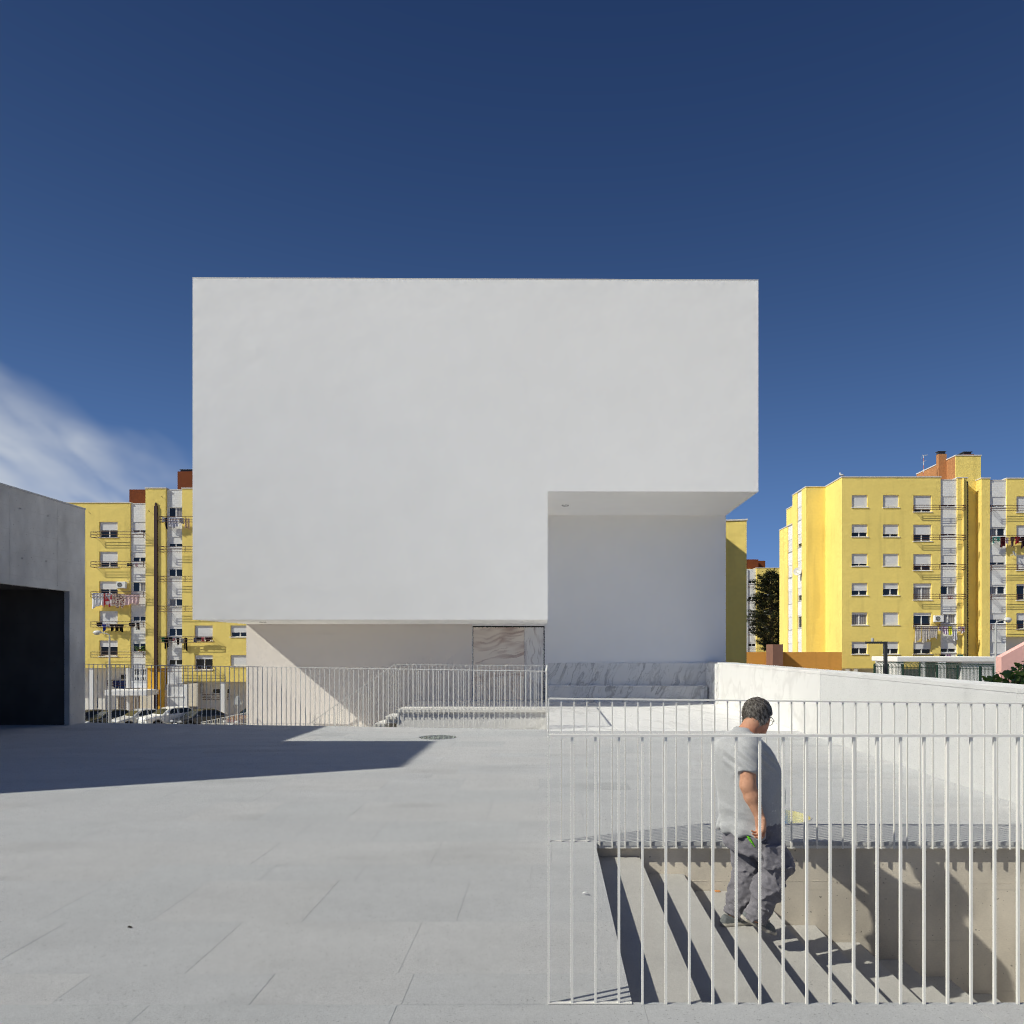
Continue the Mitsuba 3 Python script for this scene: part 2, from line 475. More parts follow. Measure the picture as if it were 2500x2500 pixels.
for r in range(len(rows) - 1):
    y0, y1 = rows[r], rows[r + 1]
    if y1 < 1.9:
        continue
    lo, hi = max(-9.3, -0.77 * y1 - 0.6), min(4.5, 0.66 * y1 + 0.5)
    xs = list(fixed.get(r, []))
    x = min(xs) if xs else 0.334 - rng.uniform(0, 0.6)
    step = lambda: rng.choice([0.62, 0.72, 0.82, 0.95, 1.1, 1.25]) * (1.25 if y0 > 8 else 1)
    start = x
    while x > lo:
        x -= step(); xs.append(x)
    x = max(xs) if fixed.get(r) else start
    if not fixed.get(r):
        xs.append(start)
    while x < hi:
        x += step(); xs.append(x)
    xs = sorted(set(xs))
    for xa, xb in zip(xs[:-1], xs[1:]):
        cell = sg.box(xa + 0.0004 + 0.0013 * rng.random() ** 2, y0 + 0.0005, xb - 0.0003, y1 - 0.0005).intersection(slab_area)
        for piece in getattr(cell, 'geoms', [cell]):
            if piece.area < 0.004:
                continue
            m_ = rng.choice(GRANITE)
            cut = piece.difference(holes)
            if cut.area < piece.area - 1e-6 or piece.convex_hull.area > piece.area + 1e-6:
                for bit in getattr(cut, 'geoms', [cut]):
                    if bit.area > 1e-4:
                        q = trimesh.creation.extrude_polygon(bit, 0.03, engine='earcut'); q.apply_translation([0, 0, -0.03])
                        put('plaza', 'slab', q, m_)
            else:
                put('plaza', 'slab', slab(piece, -0.03, 0.0, 0.0007), m_)
            nslab += 1

# marble paving of the recess beyond it, a little patch of white slabs
terrace = cat_([box(-3.66, 5.2, 17.55, 20.35, -5.1, -0.012), box(-0.07, 4.8, 12.955, 17.55, -5.1, -0.012)])
struct('terrace', terrace, M_MARBLE_F, label='white marble terrace in front of the recess')
ys = [12.955, 13.75, 14.6, 15.4, 16.3, 17.1, 17.53, 18.3, 19.2, 20.3]
for r in range(len(ys) - 1):
    x = -3.655 if ys[r] > 17.5 else -0.065
    while x < 4.33:
        w = rng.choice([0.8, 1.0, 1.25]); xb = min(x + w, 4.34)
        put('terrace', 'slab', slab(sg.box(x + 0.002, ys[r] + 0.002, xb - 0.002, ys[r + 1] - 0.002), -0.03, 0.0), M_MARBLE_F)
        x = xb

# glass skylights set in the paving
M_MIRROR = 'mat_skylight'
scene[M_MIRROR] = {'type': 'blendbsdf', 'weight': 0.85, 'a': {'type': 'twosided', 'bsdf': {'type': 'diffuse', 'reflectance': {'type': 'rgb', 'value': [0.03, 0.04, 0.04]}}},
                   'b': {'type': 'twosided', 'bsdf': {'type': 'roughconductor', 'alpha': 0.015, 'specular_reflectance': {'type': 'rgb', 'value': [0.86, 0.95, 0.90]}}}}
for c, lab in zip(lids, ('round dark glass skylight flush in the sunlit plaza near the far railing', 'round glass skylight mirroring the yellow block, beside the stairwell')):
    k = thing('skylight', lab, 'skylight')
    d = trimesh.creation.cylinder(LID_R - 0.012, 0.03, sections=64); d.apply_translation([c[0], c[1], -0.017])
    put(k, 'glass', d, M_MIRROR)
    ring = trimesh.creation.annulus(LID_R - 0.011, LID_R, 0.034, sections=64); ring.apply_translation([c[0], c[1], -0.016])
    put(k, 'rim', ring, M_ZINC)

# ---------------------------------------------------------------- the stairwell
NS, TR, RI = 11, 0.333, 0.13
st = thing('staircase', 'granite staircase going down to the right inside the fenced stairwell', 'staircase')
for i in range(1, NS + 1):
    x0 = 0.334 + (i - 1) * TR
    put(st, 'step', cbox(x0 + 0.001, x0 + TR + 0.012, 3.032, 5.598, -i * RI - 0.25, -i * RI, 0.004), M_STEP)
put(st, 'landing', box(0.334 + NS * TR + 0.014, 4.9, 3.032, 5.598, -NS * RI - 0.4, -NS * RI - RI), M_STEP)
w = thing('retaining_wall', 'stained cast concrete wall along the far side of the stairs', 'wall')
own(w, box(0.30, 5.0, 5.602, 5.80, -2.6, -0.034), M_CONCW)
for z, x0, x1 in ((-0.318, 0.336, 2.15), (-0.335, 2.155, 4.6)):
    put(w, 'form_ridge', box(x0, x1, 5.5995, 5.603, z - 0.002, z + 0.002), M_CONCW)
w2 = thing('retaining_wall', 'hidden near side concrete wall of the stairwell under the front railing', 'wall')
own(w2, box(0.336, 5.0, 2.9, 3.03, -2.6, -0.034), M_CONCW)

# ---------------------------------------------------------------- railings
_bars = {}


def bar_shape(h, sx=0.010, sy=0.010):
    key = (round(h, 3), sx, sy)
    if key not in _bars:
        _bars[key] = mikit.ply(box(-sx / 2, sx / 2, -sy / 2, sy / 2, 0, h), M_RAIL)
    return _bars[key]


def railing(label, a, b, ztop, zbot, pitch=0.0955, foot=0.0, ang=0.0, cat='railing', w=0.03, sx=0.0095, h=0.010):
    """Steel flat rail over square bars from a to b (x, y); ztop, zbot are pairs, linear along the run."""
    k = thing('railing', label, cat)
    a, b = np.asarray(a, float), np.asarray(b, float)
    n = max(1, int(round(np.linalg.norm(b - a) / pitch)))
    put(k, 'top_rail', beam([*a, ztop[0] - 0.005], [*b, ztop[1] - 0.005], w, h), M_RAIL)
    for i in range(n + 1):
        t = i / n
        p = a + (b - a) * t
        z1, z0 = ztop[0] + (ztop[1] - ztop[0]) * t - 0.009, zbot[0] + (zbot[1] - zbot[0]) * t - foot
        again(k, 'bar', bar_shape(z1 - z0, sx, sx * 1.25), T().translate([p[0], p[1], z0]).rotate([0, 0, 1], ang + rng.uniform(-3, 3)))
    return k


d = FENCE_B - FENCE_A
railing('long grey white picket railing along the far edge of the plaza', FENCE_A + (0, -0.02), FENCE_B + (0, -0.02), (1.146, 1.047), (-0.3, -0.3), 0.0945, 0, math.degrees(math.atan2(d[1], d[0])), w=0.035)
railing('white steel railing in front of the stairs, nearest of all', (-0.008, 3.008), (2.96, 3.008), (1.100, 1.100), (-0.004, -0.004), 0.0957)
put('railing_001', 'plate', box(0.34, 4.3, 3.016, 3.024, -0.09, -0.004), M_RAIL)
put('railing_001', 'base_strip', box(-0.012, 0.332, 3.000, 3.016, 0.002, 0.006), M_RAIL)
far = railing('white steel railing on the far edge of the stairwell behind the man', (-0.015, 5.53), (3.62, 5.50), (1.079, 1.043), (-0.045, -0.05), 0.0957)
put(far, 'edge_plate', box(0.337, 4.3, 5.538, 5.600, -0.052, -0.002), M_RAIL)
put(far, 'base_strip', box(-0.02, 0.336, 5.535, 5.556, 0.001, 0.006), M_RAIL)
railing('white steel railing running back from the plaza to the building', (-0.085, 13.25), (-0.085, 17.5), (1.047, 1.05), (-0.06, -0.06), 0.0957, 0, 90)
plat = railing('white steel railing along the raised platform under the overhang', (-3.66, 17.47), (-0.10, 17.5), (1.075, 1.04), (-0.10, -0.12), 0.0957)
put(plat, 'edge_plate', box(-3.675, -0.10, 17.480, 17.548, -0.065, -0.003), M_RAIL)
# the flight going down from the platform to a landing
pw = thing('retaining_wall', 'white rendered wall below the platform railing', 'wall')
own(pw, box(-3.63, -0.10, 17.60, 17.72, -5.1, -0.067), M_RENDER)
LZ = -1.376
fl = thing('staircase', 'white steps going down to the left from the platform', 'staircase')
for i in range(1, 9):
    x1 = -3.672 - (i - 1) * 0.258
    put(fl, 'step', box(x1 - 0.270, x1 - 0.001, 17.56, 20.2, -i * 0.172 - 0.16, -i * 0.172), M_MARBLE_F)
    put(fl, 'edge_plate', box(x1 - 0.258, x1 - 0.002, 17.49, 17.555, -i * 0.172 - 0.06, -i * 0.172 - 0.003), M_RAIL)
put(fl, 'landing', box(-8.35, -6.01, 17.52, 20.2, LZ - 0.3, LZ - 0.005), M_MARBLE_F)
railing('sloping white handrail on the front of the steps below the platform', (-3.68, 17.47), (-5.73, 17.47), (1.085, -0.34), (-0.15, -1.52), 0.0957, w=.035, h=.014)
railing('low white railing on the front of the lower landing', (-5.75, 17.47), (-8.28, 17.47), (-0.32, -0.32), (-1.6, -1.6), 0.0957)
railing('white picket railing closing the left end of the lower landing', (-8.29, 17.5), (-8.29, 20.2), (-0.30, -0.30), (-1.6, -1.6), 0.0957, 0, 90)
railing('thin sloping white handrail beside the shaded back wall', (-3.85, 20.16), (-5.87, 20.16), (1.06, -0.36), (0.1, -1.2), 0.19)
railing('thin level white handrail low on the sunlit back wall', (-5.88, 20.16), (-6.87, 20.16), (-0.36, -0.36), (-1.3, -1.3), 0.19)

# ---------------------------------------------------------------- the white building
FA = math.atan2(0.11, 13.2)
YF, YB = 17.2, 20.3
XL, XR, ZT = -8.35, 4.88, 10.1
SO1, SO2 = 2.12, 5.13
wb = thing('white_building', 'large windowless white rendered building with an L shaped overhang', 'building')
front = sg.Polygon([(XL, SO1), (-0.065, SO1), (-0.065, SO2), (XR, SO2), (XR, ZT), (XL, ZT)])


def yawed(m):
    m.apply_translation([-XL, -YF, 0]); m.apply_transform(trimesh.transformations.rotation_matrix(FA, [0, 0, 1])); m.apply_translation([XL, YF, 0])
    return m


up = panel(front, YF, YB - YF + 0.05)
low = box(XL, XR, YB, 35.2, -5.1, ZT)
up.apply_translation([0, 0, 0])
import manifold3d as m3


def man(m):
    return m3.Manifold(m3.Mesh(np.array(m.vertices, np.float32), np.array(m.faces, np.uint32)))


def tri(m):
    q = m.to_mesh()
    return trimesh.Trimesh(q.vert_properties[:, :3], q.tri_verts, process=False)


door_x0, door_x1, door_z0, door_z1 = -2.13, -0.135, -0.035, 2.07
shell = man(up) + man(low)
shell = shell - man(box(door_x0, door_x1, YB - 0.5, YB + 0.15, door_z0 + 0.05, door_z1))
shell = tri(shell)
scene_key = put(wb, 'wall', yawed(shell), M_RENDER)
capm = cat_([box(XL - 0.004, XR + 0.004, YF - 0.004, YF + 0.35, ZT - 0.012, ZT + 0.008), box(XL - 0.012, XL + 0.35, YF + 0.35, 35.2, ZT - 0.012, ZT + 0.008), box(XR - 0.35, XR + 0.012, YF + 0.35, 35.2, ZT - 0.012, ZT + 0.008)])
put(wb, 'parapet_cap', yawed(capm), M_CAP)
put(wb, 'wall_panel', yawed(box(XL, -3.30, YB - 0.004, YB + 0.01, -5.0, SO1 - 0.002)), M_WARM)
put(wb, 'wall_panel', yawed(box(-3.297, -2.14, YB - 0.02, YB + 0.01, -0.1, SO1 - 0.002)), M_WARM)
# the stone doors under the overhang
split = -0.70
dz0, dz1 = door_z0 + 0.06, door_z1 - 0.035
put(wb, 'stone_door', yawed(cbox(door_x0 + 0.02, split - 0.003, YB + 0.015, YB + 0.08, dz0, dz1, 0.004)), M_ROSE, label='rose veined stone door leaf')
put(wb, 'stone_door', yawed(cbox(split + 0.003, door_x1 - 0.03, YB + 0.015, YB + 0.08, dz0, dz1, 0.004)), M_GREYM, label='grey veined stone door leaf')
put(wb, 'door_frame', yawed(cat_([box(door_x0 + 0.001, door_x1 - 0.001, YB + 0.04, YB + 0.14, door_z1 - 0.034, door_z1 - 0.001), box(door_x0 + 0.001, door_x0 + 0.018, YB + 0.04, YB + 0.14, dz0, door_z1 - 0.035), box(door_x1 - 0.028, door_x1 - 0.001, YB + 0.04, YB + 0.14, dz0, door_z1 - 0.035)])), M_DARK)
for (x, y, z) in ((0.38, 18.9, SO2), (-7.3, 18.7, SO1)):
    s = lathe([[0.055, -0.004], [0.094, -0.006], [0.094, 0.006], [0.055, 0.006], [0.055, -0.004]], 32); s.apply_translation([x, y + 0.0083 * (x - XL), z - 0.006])
    q = put(wb, 'downlight', s, M_ZINC)
    e = trimesh.creation.cylinder(0.055, 0.006, sections=24); e.apply_translation([x, y + 0.0083 * (x - XL), z - 0.005])
    put(q, 'lens', e, M_WHITE)

# the marble bench in the recess, slab by slab
be = thing('marble_bench', 'long marble bench with dark diagonal veins in the shaded recess', 'bench')
yb = 20.36
for x0, x1 in ((-0.06, 1.25), (1.254, 2.55), (2.554, 3.55), (3.554, 4.26)):
    put(be, 'back_panel', box(x0, x1, yb - 0.03, yb + 0.04, 0.0, 1.05), M_MARBLE)
for x0, x1 in ((-0.06, 1.6), (1.604, 3.0), (3.004, 4.24)):
    put(be, 'seat', cbox(x0, x1, yb - 0.46, yb - 0.032, 0.40, 0.435, 0.004), M_MARBLE)
    put(be, 'seat_front', box(x0, x1, yb - 0.45, yb - 0.42, 0.001, 0.398), M_MARBLE)

# right hand parapet: marble slabs far off, granite nearer
pa = thing('parapet_wall', 'low pale stone parapet wall bounding the plaza on the right', 'wall')
put(pa, 'core', box(4.40, 4.76, -4.0, 20.3, -5.0, 1.03), M_PARAPET)
yy = 11.9
ped = [20.33, 18.2, 16.1, 14.0, 11.9]
for y1, y0 in zip(ped[:-1], ped[1:]):
    put(pa, 'marble_panel', box(4.348, 4.398, y0 + 0.001, y1 - 0.001, -0.02, 1.03), M_MARBLE_P)
put(pa, 'end_panel', box(4.27, 4.346, 19.0, 20.33, -0.01, 1.05), M_MARBLE)
put(pa, 'coping', cbox(4.346, 4.78, 11.902, 20.33, 1.032, 1.085, 0.003), M_MARBLE_P)
ped = [11.9, 9.35, 6.88, 4.4, 1.9, -0.6]
for i, (y1, y0) in enumerate(zip(ped[:-1], ped[1:])):
    put(pa, 'granite_panel', box(4.352, 4.398, y0 + 0.001, y1 - 0.001, -0.02, 1.03), (M_PARAPET))
ped = [11.9, 9.35, 6.88, 4.4, 1.9, -0.6]
for y1, y0 in zip(ped[:-1], ped[1:]):
    put(pa, 'coping', cbox(4.350, 4.79, y0 + 0.001, y1 - 0.001, 1.0315, 1.085, 0.004), M_PARAPET)

# ---------------------------------------------------------------- the concrete pavilion on the left
cb = thing('concrete_pavilion', 'raw concrete pavilion with a dark open porch at the left edge', 'building')
CT = 4.16
wall = panel(rect(0, 0, 1, 1), 0, 1)
# east wall as a polygon in (y, z), standing at x = -9.1, 0.45 thick
poly = sg.Polygon([(8.33, -0.02), (9.2, -0.02), (9.2, 2.53), (13.95, 2.53), (13.95, -0.02), (14.42, -0.02), (14.42, CT), (8.33, CT)])
for y0, y1 in ((8.33, 10.05), (10.05, 11.22), (11.22, 12.40), (12.40, 13.60), (13.60, 14.42)):
    piece = poly.intersection(sg.box(y0 + 0.002, -1, y1 - 0.002, 9))
    m_ = trimesh.creation.extrude_polygon(piece, 0.10, engine='earcut')
    v = m_.vertices.copy(); m_.vertices = np.c_[-9.1 - 0.10 + v[:, 2], v[:, 0], v[:, 1]]
    m_ = man(m_)
    for (y, z) in ((y0 + 0.25, 3.85), (y1 - 0.25, 3.85), (y0 + 0.3, 3.0), (y1 - 0.3, 3.02)):
        if y1 - y0 > 1:
            h = trimesh.creation.cylinder(0.017, 0.05, sections=12, transform=trimesh.transformations.rotation_matrix(math.pi / 2, [0, 1, 0])); h.apply_translation([-9.1, y, z])
            m_ = m_ - man(h)
    put(cb, 'wall_panel', tri(m_), M_CONC)
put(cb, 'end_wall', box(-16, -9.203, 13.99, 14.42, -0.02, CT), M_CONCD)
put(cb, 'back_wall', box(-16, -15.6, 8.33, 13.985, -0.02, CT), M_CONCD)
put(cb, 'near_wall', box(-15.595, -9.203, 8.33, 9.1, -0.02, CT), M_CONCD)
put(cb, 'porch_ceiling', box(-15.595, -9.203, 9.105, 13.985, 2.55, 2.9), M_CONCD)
put(cb, 'roof', box(-15.9, -9.203, 8.4, 14.3, CT - 0.25, CT - 0.1), M_ZINC)
put(cb, 'flashing', cat_([box(-9.56, -9.09, 8.34, 14.43, CT + 0.002, CT + 0.03), box(-16, -9.56, 13.98, 14.43, CT + 0.002, CT + 0.03)]), M_ZINC)
tw = thing('concrete_tower', 'taller concrete block of the pavilion, outside the picture on the left', 'building')
own(tw, box(-16, -9.1, 5.78, 8.325, -0.02, 6.22), M_CONC)
# ---------------------------------------------------------------- yellow apartment blocks
def LX(x): return (x * 0.36232 - U0) / F * 68.0
def LZ_(y): return EYE - (1100 + y * 0.36232 - V0) / F * 68.0
def RX(x): return (1850 + x * 0.33644 - U0) / F * 68.0
def RZ(y): return EYE - (1080 + y * 0.33644 - V0) / F * 68.0


def window(b, x0, x1, z0, z1, y, shut=0.5, kind='pair', sill=True, rec=0.20, name='window', curtain=False):
    """A window in a reveal: frame, panes, roller shutter and sill. z0 bottom, z1 top, y the wall face, shut the part closed from above."""
    x0, x1 = min(x0, x1) + 0.006, max(x0, x1) - 0.006
    z0, z1 = min(z0, z1) + 0.004, max(z0, z1) - 0.004
    t, yf = 0.055, y + rec
    bars = [box(x0, x0 + t, yf, yf + 0.06, z0, z1), box(x1 - t, x1, yf, yf + 0.06, z0, z1), box(x0 + t, x1 - t, yf, yf + 0.06, z0, z0 + t), box(x0 + t, x1 - t, yf, yf + 0.06, z1 - t, z1)]
    xm = (x0 + x1) / 2
    if kind == 'pair':
        bars.append(box(xm - 0.05, xm + 0.05, yf - 0.01, yf + 0.06, z0 + t, z1 - t))
    k = put(b, name, cat_(bars), M_WHITE)
    if shut < 0.995:
        spans = [(x0 + t, xm - 0.05), (xm + 0.05, x1 - t)] if kind == 'pair' else [(x0 + t, x1 - t)]
        for i, (a, c) in enumerate(spans):
            put(k, 'pane', box(a + .001, c - .001, yf + 0.03, yf + 0.045, z0 + t + .001, z1 - t - .001), M_CURTAIN if curtain and i != curtain - 1 else M_GLASS)
    if shut > 0.01:
        zs = z1 - (z1 - z0) * shut
        put(k, 'shutter', box(x0 + 0.01, x1 - 0.01, yf - 0.075, yf - 0.03, max(zs, z0 + 0.005), z1 - 0.002), M_SHUTTER)
    if sill:
        put(k, 'sill', box(x0 - 0.07, x1 + 0.07, y - 0.07, y + rec - 0.003, z0 - 0.07, z0 - 0.006), M_WHITE)
    return k


def wall_with(b, name, poly, y, thick, mat_, wins):
    """A wall slab with reveals cut for its windows, and the windows themselves."""
    for q in wins:
        poly = poly.difference(rect(q[0], q[2], q[1], q[3]))
    put(b, name, panel(poly, y, thick), mat_)
    for q in wins:
        window(b, *q[:4], y, **q[4])


def rack(b, x0, x1, zt, y, out=0.48, drop=0.42, left=True, right=True):
    """A drying rack: three level rods on bent end brackets and uprights."""
    ms = []
    r = 0.026
    zs = [zt, zt - drop * 0.52, zt - drop]
    for z in zs:
        p = [[x0, y - out, z], [x1, y - out, z]]
        ms.append(tube(p, r, 6))
        ms.append(tube([[x0, y - out, z], [x0 + 0.22, y - 0.16, z], [x0 + 0.22, y + 0.01, z]], r, 6))
        ms.append(tube([[x1, y - out, z], [x1 - 0.12, y - 0.16, z], [x1 - 0.12, y + 0.01, z]], r, 6))
    n = max(2, int((x1 - x0) / 2.3) + 1)
    for i in range(n):
        x = x0 + (x1 - x0) * i / (n - 1)
        ms.append(tube([[x, y - out, zs[0]], [x, y - out, zs[2]]], r, 6))
    return put(b, 'drying_rack', cat_(ms), M_IRON)


def cap(b, x0, x1, y0, y1, z):
    put(b, 'coping', box(x0 - 0.06, x1 + 0.06, y0 - 0.06, y1, z, z + 0.09), M_CAP)


W = lambda **k: k
# ------------------------------ left block
lb = thing('apartment_block', 'yellow apartment block with brown rooftop boxes seen left of the white building', 'building')
Y = 68.0
zA, zC = LZ_(354), LZ_(257)
zbot = LZ_(1465)
# section A: wide yellow bay on the left
rowsA = [(480, 585, .53), (680, 785, .70), (880, 968, .62), (1080, 1185, 1.0), (1279, 1385, .42)]
winsA = [(LX(668), LX(793), LZ_(b_), LZ_(t_), W(shut=s_, curtain=(0 if i in (1, 4) else 0))) for i, (t_, b_, s_) in enumerate(rowsA)]
xfar = LX(200)
winsA += [(LX(x), LX(x + 125), LZ_(b_), LZ_(t_), W(shut=.6)) for x in (300,) for t_, b_, s_ in rowsA]
wall_with(lb, 'wall', rect(xfar, zbot, LX(877), zA), Y, 0.3, M_YELLOW, winsA)
put(lb, 'wall', box(xfar, LX(877), Y + 0.302, Y + 12, zbot, zA - 0.05), M_YELLOW)
cap(lb, xfar, LX(877), Y, Y + 12, zA)
# strip B: white bricks, recessed
YB_ = Y + 0.12
stripB = [(480, 553, .75, 0), (682, 750, .55, 0), (885, 950, 0.0, 1), (1078, 1150, .58, 0), (1279, 1355, .30, 0)]
wall_with(lb, 'brick_strip', rect(LX(879), LZ_(1600), LX(984), LZ_(358)), YB_, 0.3, M_WBRICK,
          [(LX(886), LX(982.5), LZ_(b_), LZ_(t_), W(shut=s_, curtain=c_, rec=.13)) for t_, b_, s_, c_ in stripB] + [(LX(884), LX(982.5), LZ_(1552), LZ_(1470), W(shut=0, rec=.2))])
put(lb, 'wall', box(LX(879), LX(984), YB_ + 0.302, Y + 12, LZ_(1600), LZ_(361)), M_WBRICK)
cap(lb, LX(880), LX(984), YB_ + 0.02, Y + 12, LZ_(360))
for x in np.linspace(LX(890), LX(978), 9):
    for s_ in (0.0,):
        put(lb, 'window_bar', cat_([box(x - .03, x + .03, YB_ + .02, YB_ + .05, LZ_(1549), LZ_(1472)), box(x + .035, x + .09, YB_ + .025, YB_ + .045, LZ_(1528), LZ_(1512))]), M_WHITE)
# pier C with the dark pipe
wall_with(lb, 'wall', rect(LX(984.5), zbot, LX(1120), zC), Y - 0.10, 0.6, M_YELLOW, [])
put(lb, 'wall', box(LX(984.5), LX(1120), Y + 0.503, Y + 12, zbot, zC - 0.03), M_YELLOW)
put(lb, 'wall', box(LX(985), LX(1112), Y + 0.1, Y + 2.0, LZ_(1612), zbot - 0.003), M_OCHRE)
put(lb, 'wall', box(LX(985), LX(1116), Y + 1.9, Y + 2.3, -5.1, LZ_(1612) - 0.003), M_OCHRE)
put(lb, 'wall', box(LX(1078), LX(1116), Y + 0.05, Y + 1.89, -5.1, LZ_(1612) - 0.003), M_OCHRE)
cap(lb, LX(984.5), LX(1120), Y - 0.10, Y + 12, zC)
put(lb, 'drain_pipe', cat_([box(LX(1047), LX(1068), Y - 0.24, Y - 0.11, -5.1, LZ_(376)), box(LX(1051), LX(1062), Y - 0.22, Y - 0.13, LZ_(376), LZ_(354))]), M_PIPE)
for (x, y_) in ((1103, 318), (1015, 415)):
    put(lb, 'hook', tube([[LX(x) - .05, Y - .1, LZ_(y_)], [LX(x) - .05, Y - .3, LZ_(y_) + .1]], .02, 6), M_IRON)
put(lb, 'hook', tube([[LX(606), Y, LZ_(423)], [LX(606), Y - .22, LZ_(423) + .1]], .02, 6), M_IRON)
# strip D
stripD = [(380, 450, .0, 1), (580, 650, .68, 0), (785, 848, .22, 0), (985, 1048, .25, 2), (1180, 1250, .30, 0), (1383, 1447, .45, 0)]
wall_with(lb, 'brick_strip', rect(LX(1121), LZ_(1575), LX(1226), LZ_(264)), YB_, 0.3, M_WBRICK,
          [(LX(1130), LX(1224.5), LZ_(b_), LZ_(t_), W(shut=s_, curtain=c_, rec=.13)) for t_, b_, s_, c_ in stripD])
put(lb, 'wall', box(LX(1121), LX(1226), YB_ + 0.302, Y + 12, LZ_(1575), LZ_(268)), M_WBRICK)
cap(lb, LX(1121.5), LX(1226), YB_ + 0.02, Y + 12, LZ_(266))
wall_with(lb, 'wall', rect(LX(1118), -5.1, LX(1257), LZ_(1575) - .003), Y + 0.1, 0.3, M_WHITE, [(LX(1127), LX(1229), LZ_(1655), LZ_(1575.6), W(shut=1.0))])
# section E: yellow bay passing behind the white building
winsE = []
for k in range(-4, 2):
    t_ = 1178 + 200 * k
    winsE.append((LX(1310), LX(1433), LZ_(t_ + (102 if k == 0 else 98)), LZ_(t_), W(shut=(.78 if k == 0 else .28 if k == 1 else .6), curtain=0)))
    winsE.append((LX(1552), LX(1675), LZ_(t_ + 77), LZ_(t_), W(shut=(1.0 if k == 1 else .62))))
wall_with(lb, 'wall', rect(LX(1227), LZ_(1558), LX(1990), zC), Y, 0.3, M_YELLOW, winsE)
put(lb, 'wall', box(LX(1227), LX(1990), Y + 0.302, Y + 12, LZ_(1558), zC - 0.05), M_YELLOW)
cap(lb, LX(1227), LX(1990), Y, Y + 12, zC)
# ground floor, set back behind columns
M_GF = mat('ground_floor_white', (0.70, 0.685, 0.66), 0.8, 0.2)
wall_with(lb, 'ground_floor_wall', rect(xfar, -5.1, LX(870), zbot), Y + 1.5, 0.3, M_GF,
          [(LX(742), LX(850), LZ_(1548), LZ_(1510), W(shut=0., rec=.1, curtain=1)), (LX(560), LX(592), LZ_(1552), LZ_(1515), W(shut=.0, kind='single', rec=.1)), (LX(735), LX(850), LZ_(1748), LZ_(1668), W(shut=0, sill=False, rec=.12)), (LX(570), LX(595), LZ_(1748), LZ_(1668), W(shut=0, kind='single', sill=False, rec=.12))])
put(lb, 'low_wall', box(LX(668), LX(738), Y + .9, Y + 1.1, -5.1, LZ_(1655)), M_GF)
M_BEIGE = mat('beige_grille', (0.52, 0.46, 0.40), 0.6, 0.3)
for x in np.linspace(LX(737), LX(848), 13):
    put(lb, 'grille_bar', box(x - .045, x + .045, Y + 1.42, Y + 1.45, LZ_(1746), LZ_(1670)), M_BEIGE)
put(lb, 'side_wall', box(LX(848), LX(875), Y + 0.0, Y + 1.49, LZ_(1600), zbot - .003), M_GF)
for x0, x1 in ((598, 622), (848, 870), (1480, 1510)):
    put(lb, 'column', box(LX(x0), LX(x1), Y + .1, Y + .7, -5.1, (zbot if x0 < 900 else LZ_(1558)) - .003 if x0 != 848 else LZ_(1645)), M_WHITE)
put(lb, 'entrance_canopy', cbox(LX(793), LX(1068), Y - 2.0, Y + .05, LZ_(1643), LZ_(1606), .03), M_WHITE)
wall_with(lb, 'ground_floor_wall', rect(LX(1258), -5.1, LX(1990), LZ_(1558)), Y + 2.2, 0.3, M_GF,
          [(LX(1355), LX(1475), LZ_(1648), LZ_(1570), W(shut=.60, rec=.1)), (LX(1592), LX(1690), LZ_(1650), LZ_(1572), W(shut=.78, rec=.1))])
put(lb, 'meter_box', box(LX(1279), LX(1297), Y + 2.0, Y + 2.19, LZ_(1645), LZ_(1575)), M_ZINC)
# rooftop boxes
put(lb, 'rooftop_box', box(LX(871) * 70 / 68, LX(990) * 70 / 68, 70.0, 74, zA - 1, EYE + (LZ_(262) - EYE) * 70 / 68), M_BROWN)
q = put(lb, 'rooftop_box', box(LX(1196) * 72 / 68, LX(1420) * 72 / 68, 72.0, 76, zC - 1, EYE + (LZ_(140) - EYE) * 72 / 68), M_BROWN)
put(q, 'vent_cap', cat_([box(LX(1209) * 72 / 68, LX(1400) * 72 / 68, 72.2, 75.8, EYE + (LZ_(139.8) - EYE) * 72 / 68, EYE + (LZ_(128) - EYE) * 72 / 68), box(LX(1206) * 72 / 68, LX(1404) * 72 / 68, 72.1, 75.9, EYE + (LZ_(127.9) - EYE) * 72 / 68, EYE + (LZ_(124) - EYE) * 72 / 68)]), M_DARK)
for y_ in (553, 752, 953, 1153, 1357):
    rack(lb, LX(634), LX(985), LZ_(y_), Y, drop=(LZ_(553) - LZ_(590)))
for y_ in (450, 650, 850, 1050, 1255, 1450):
    rack(lb, LX(1089), LX(1440), LZ_(y_), Y - .0, drop=(LZ_(553) - LZ_(590)))
rack(lb, LX(680), LX(850), LZ_(1552), Y + 1.5, drop=(LZ_(553) - LZ_(588)))
rack(lb, LX(1302), LX(1480), LZ_(1652), Y + 2.2, drop=(LZ_(553) - LZ_(588)))

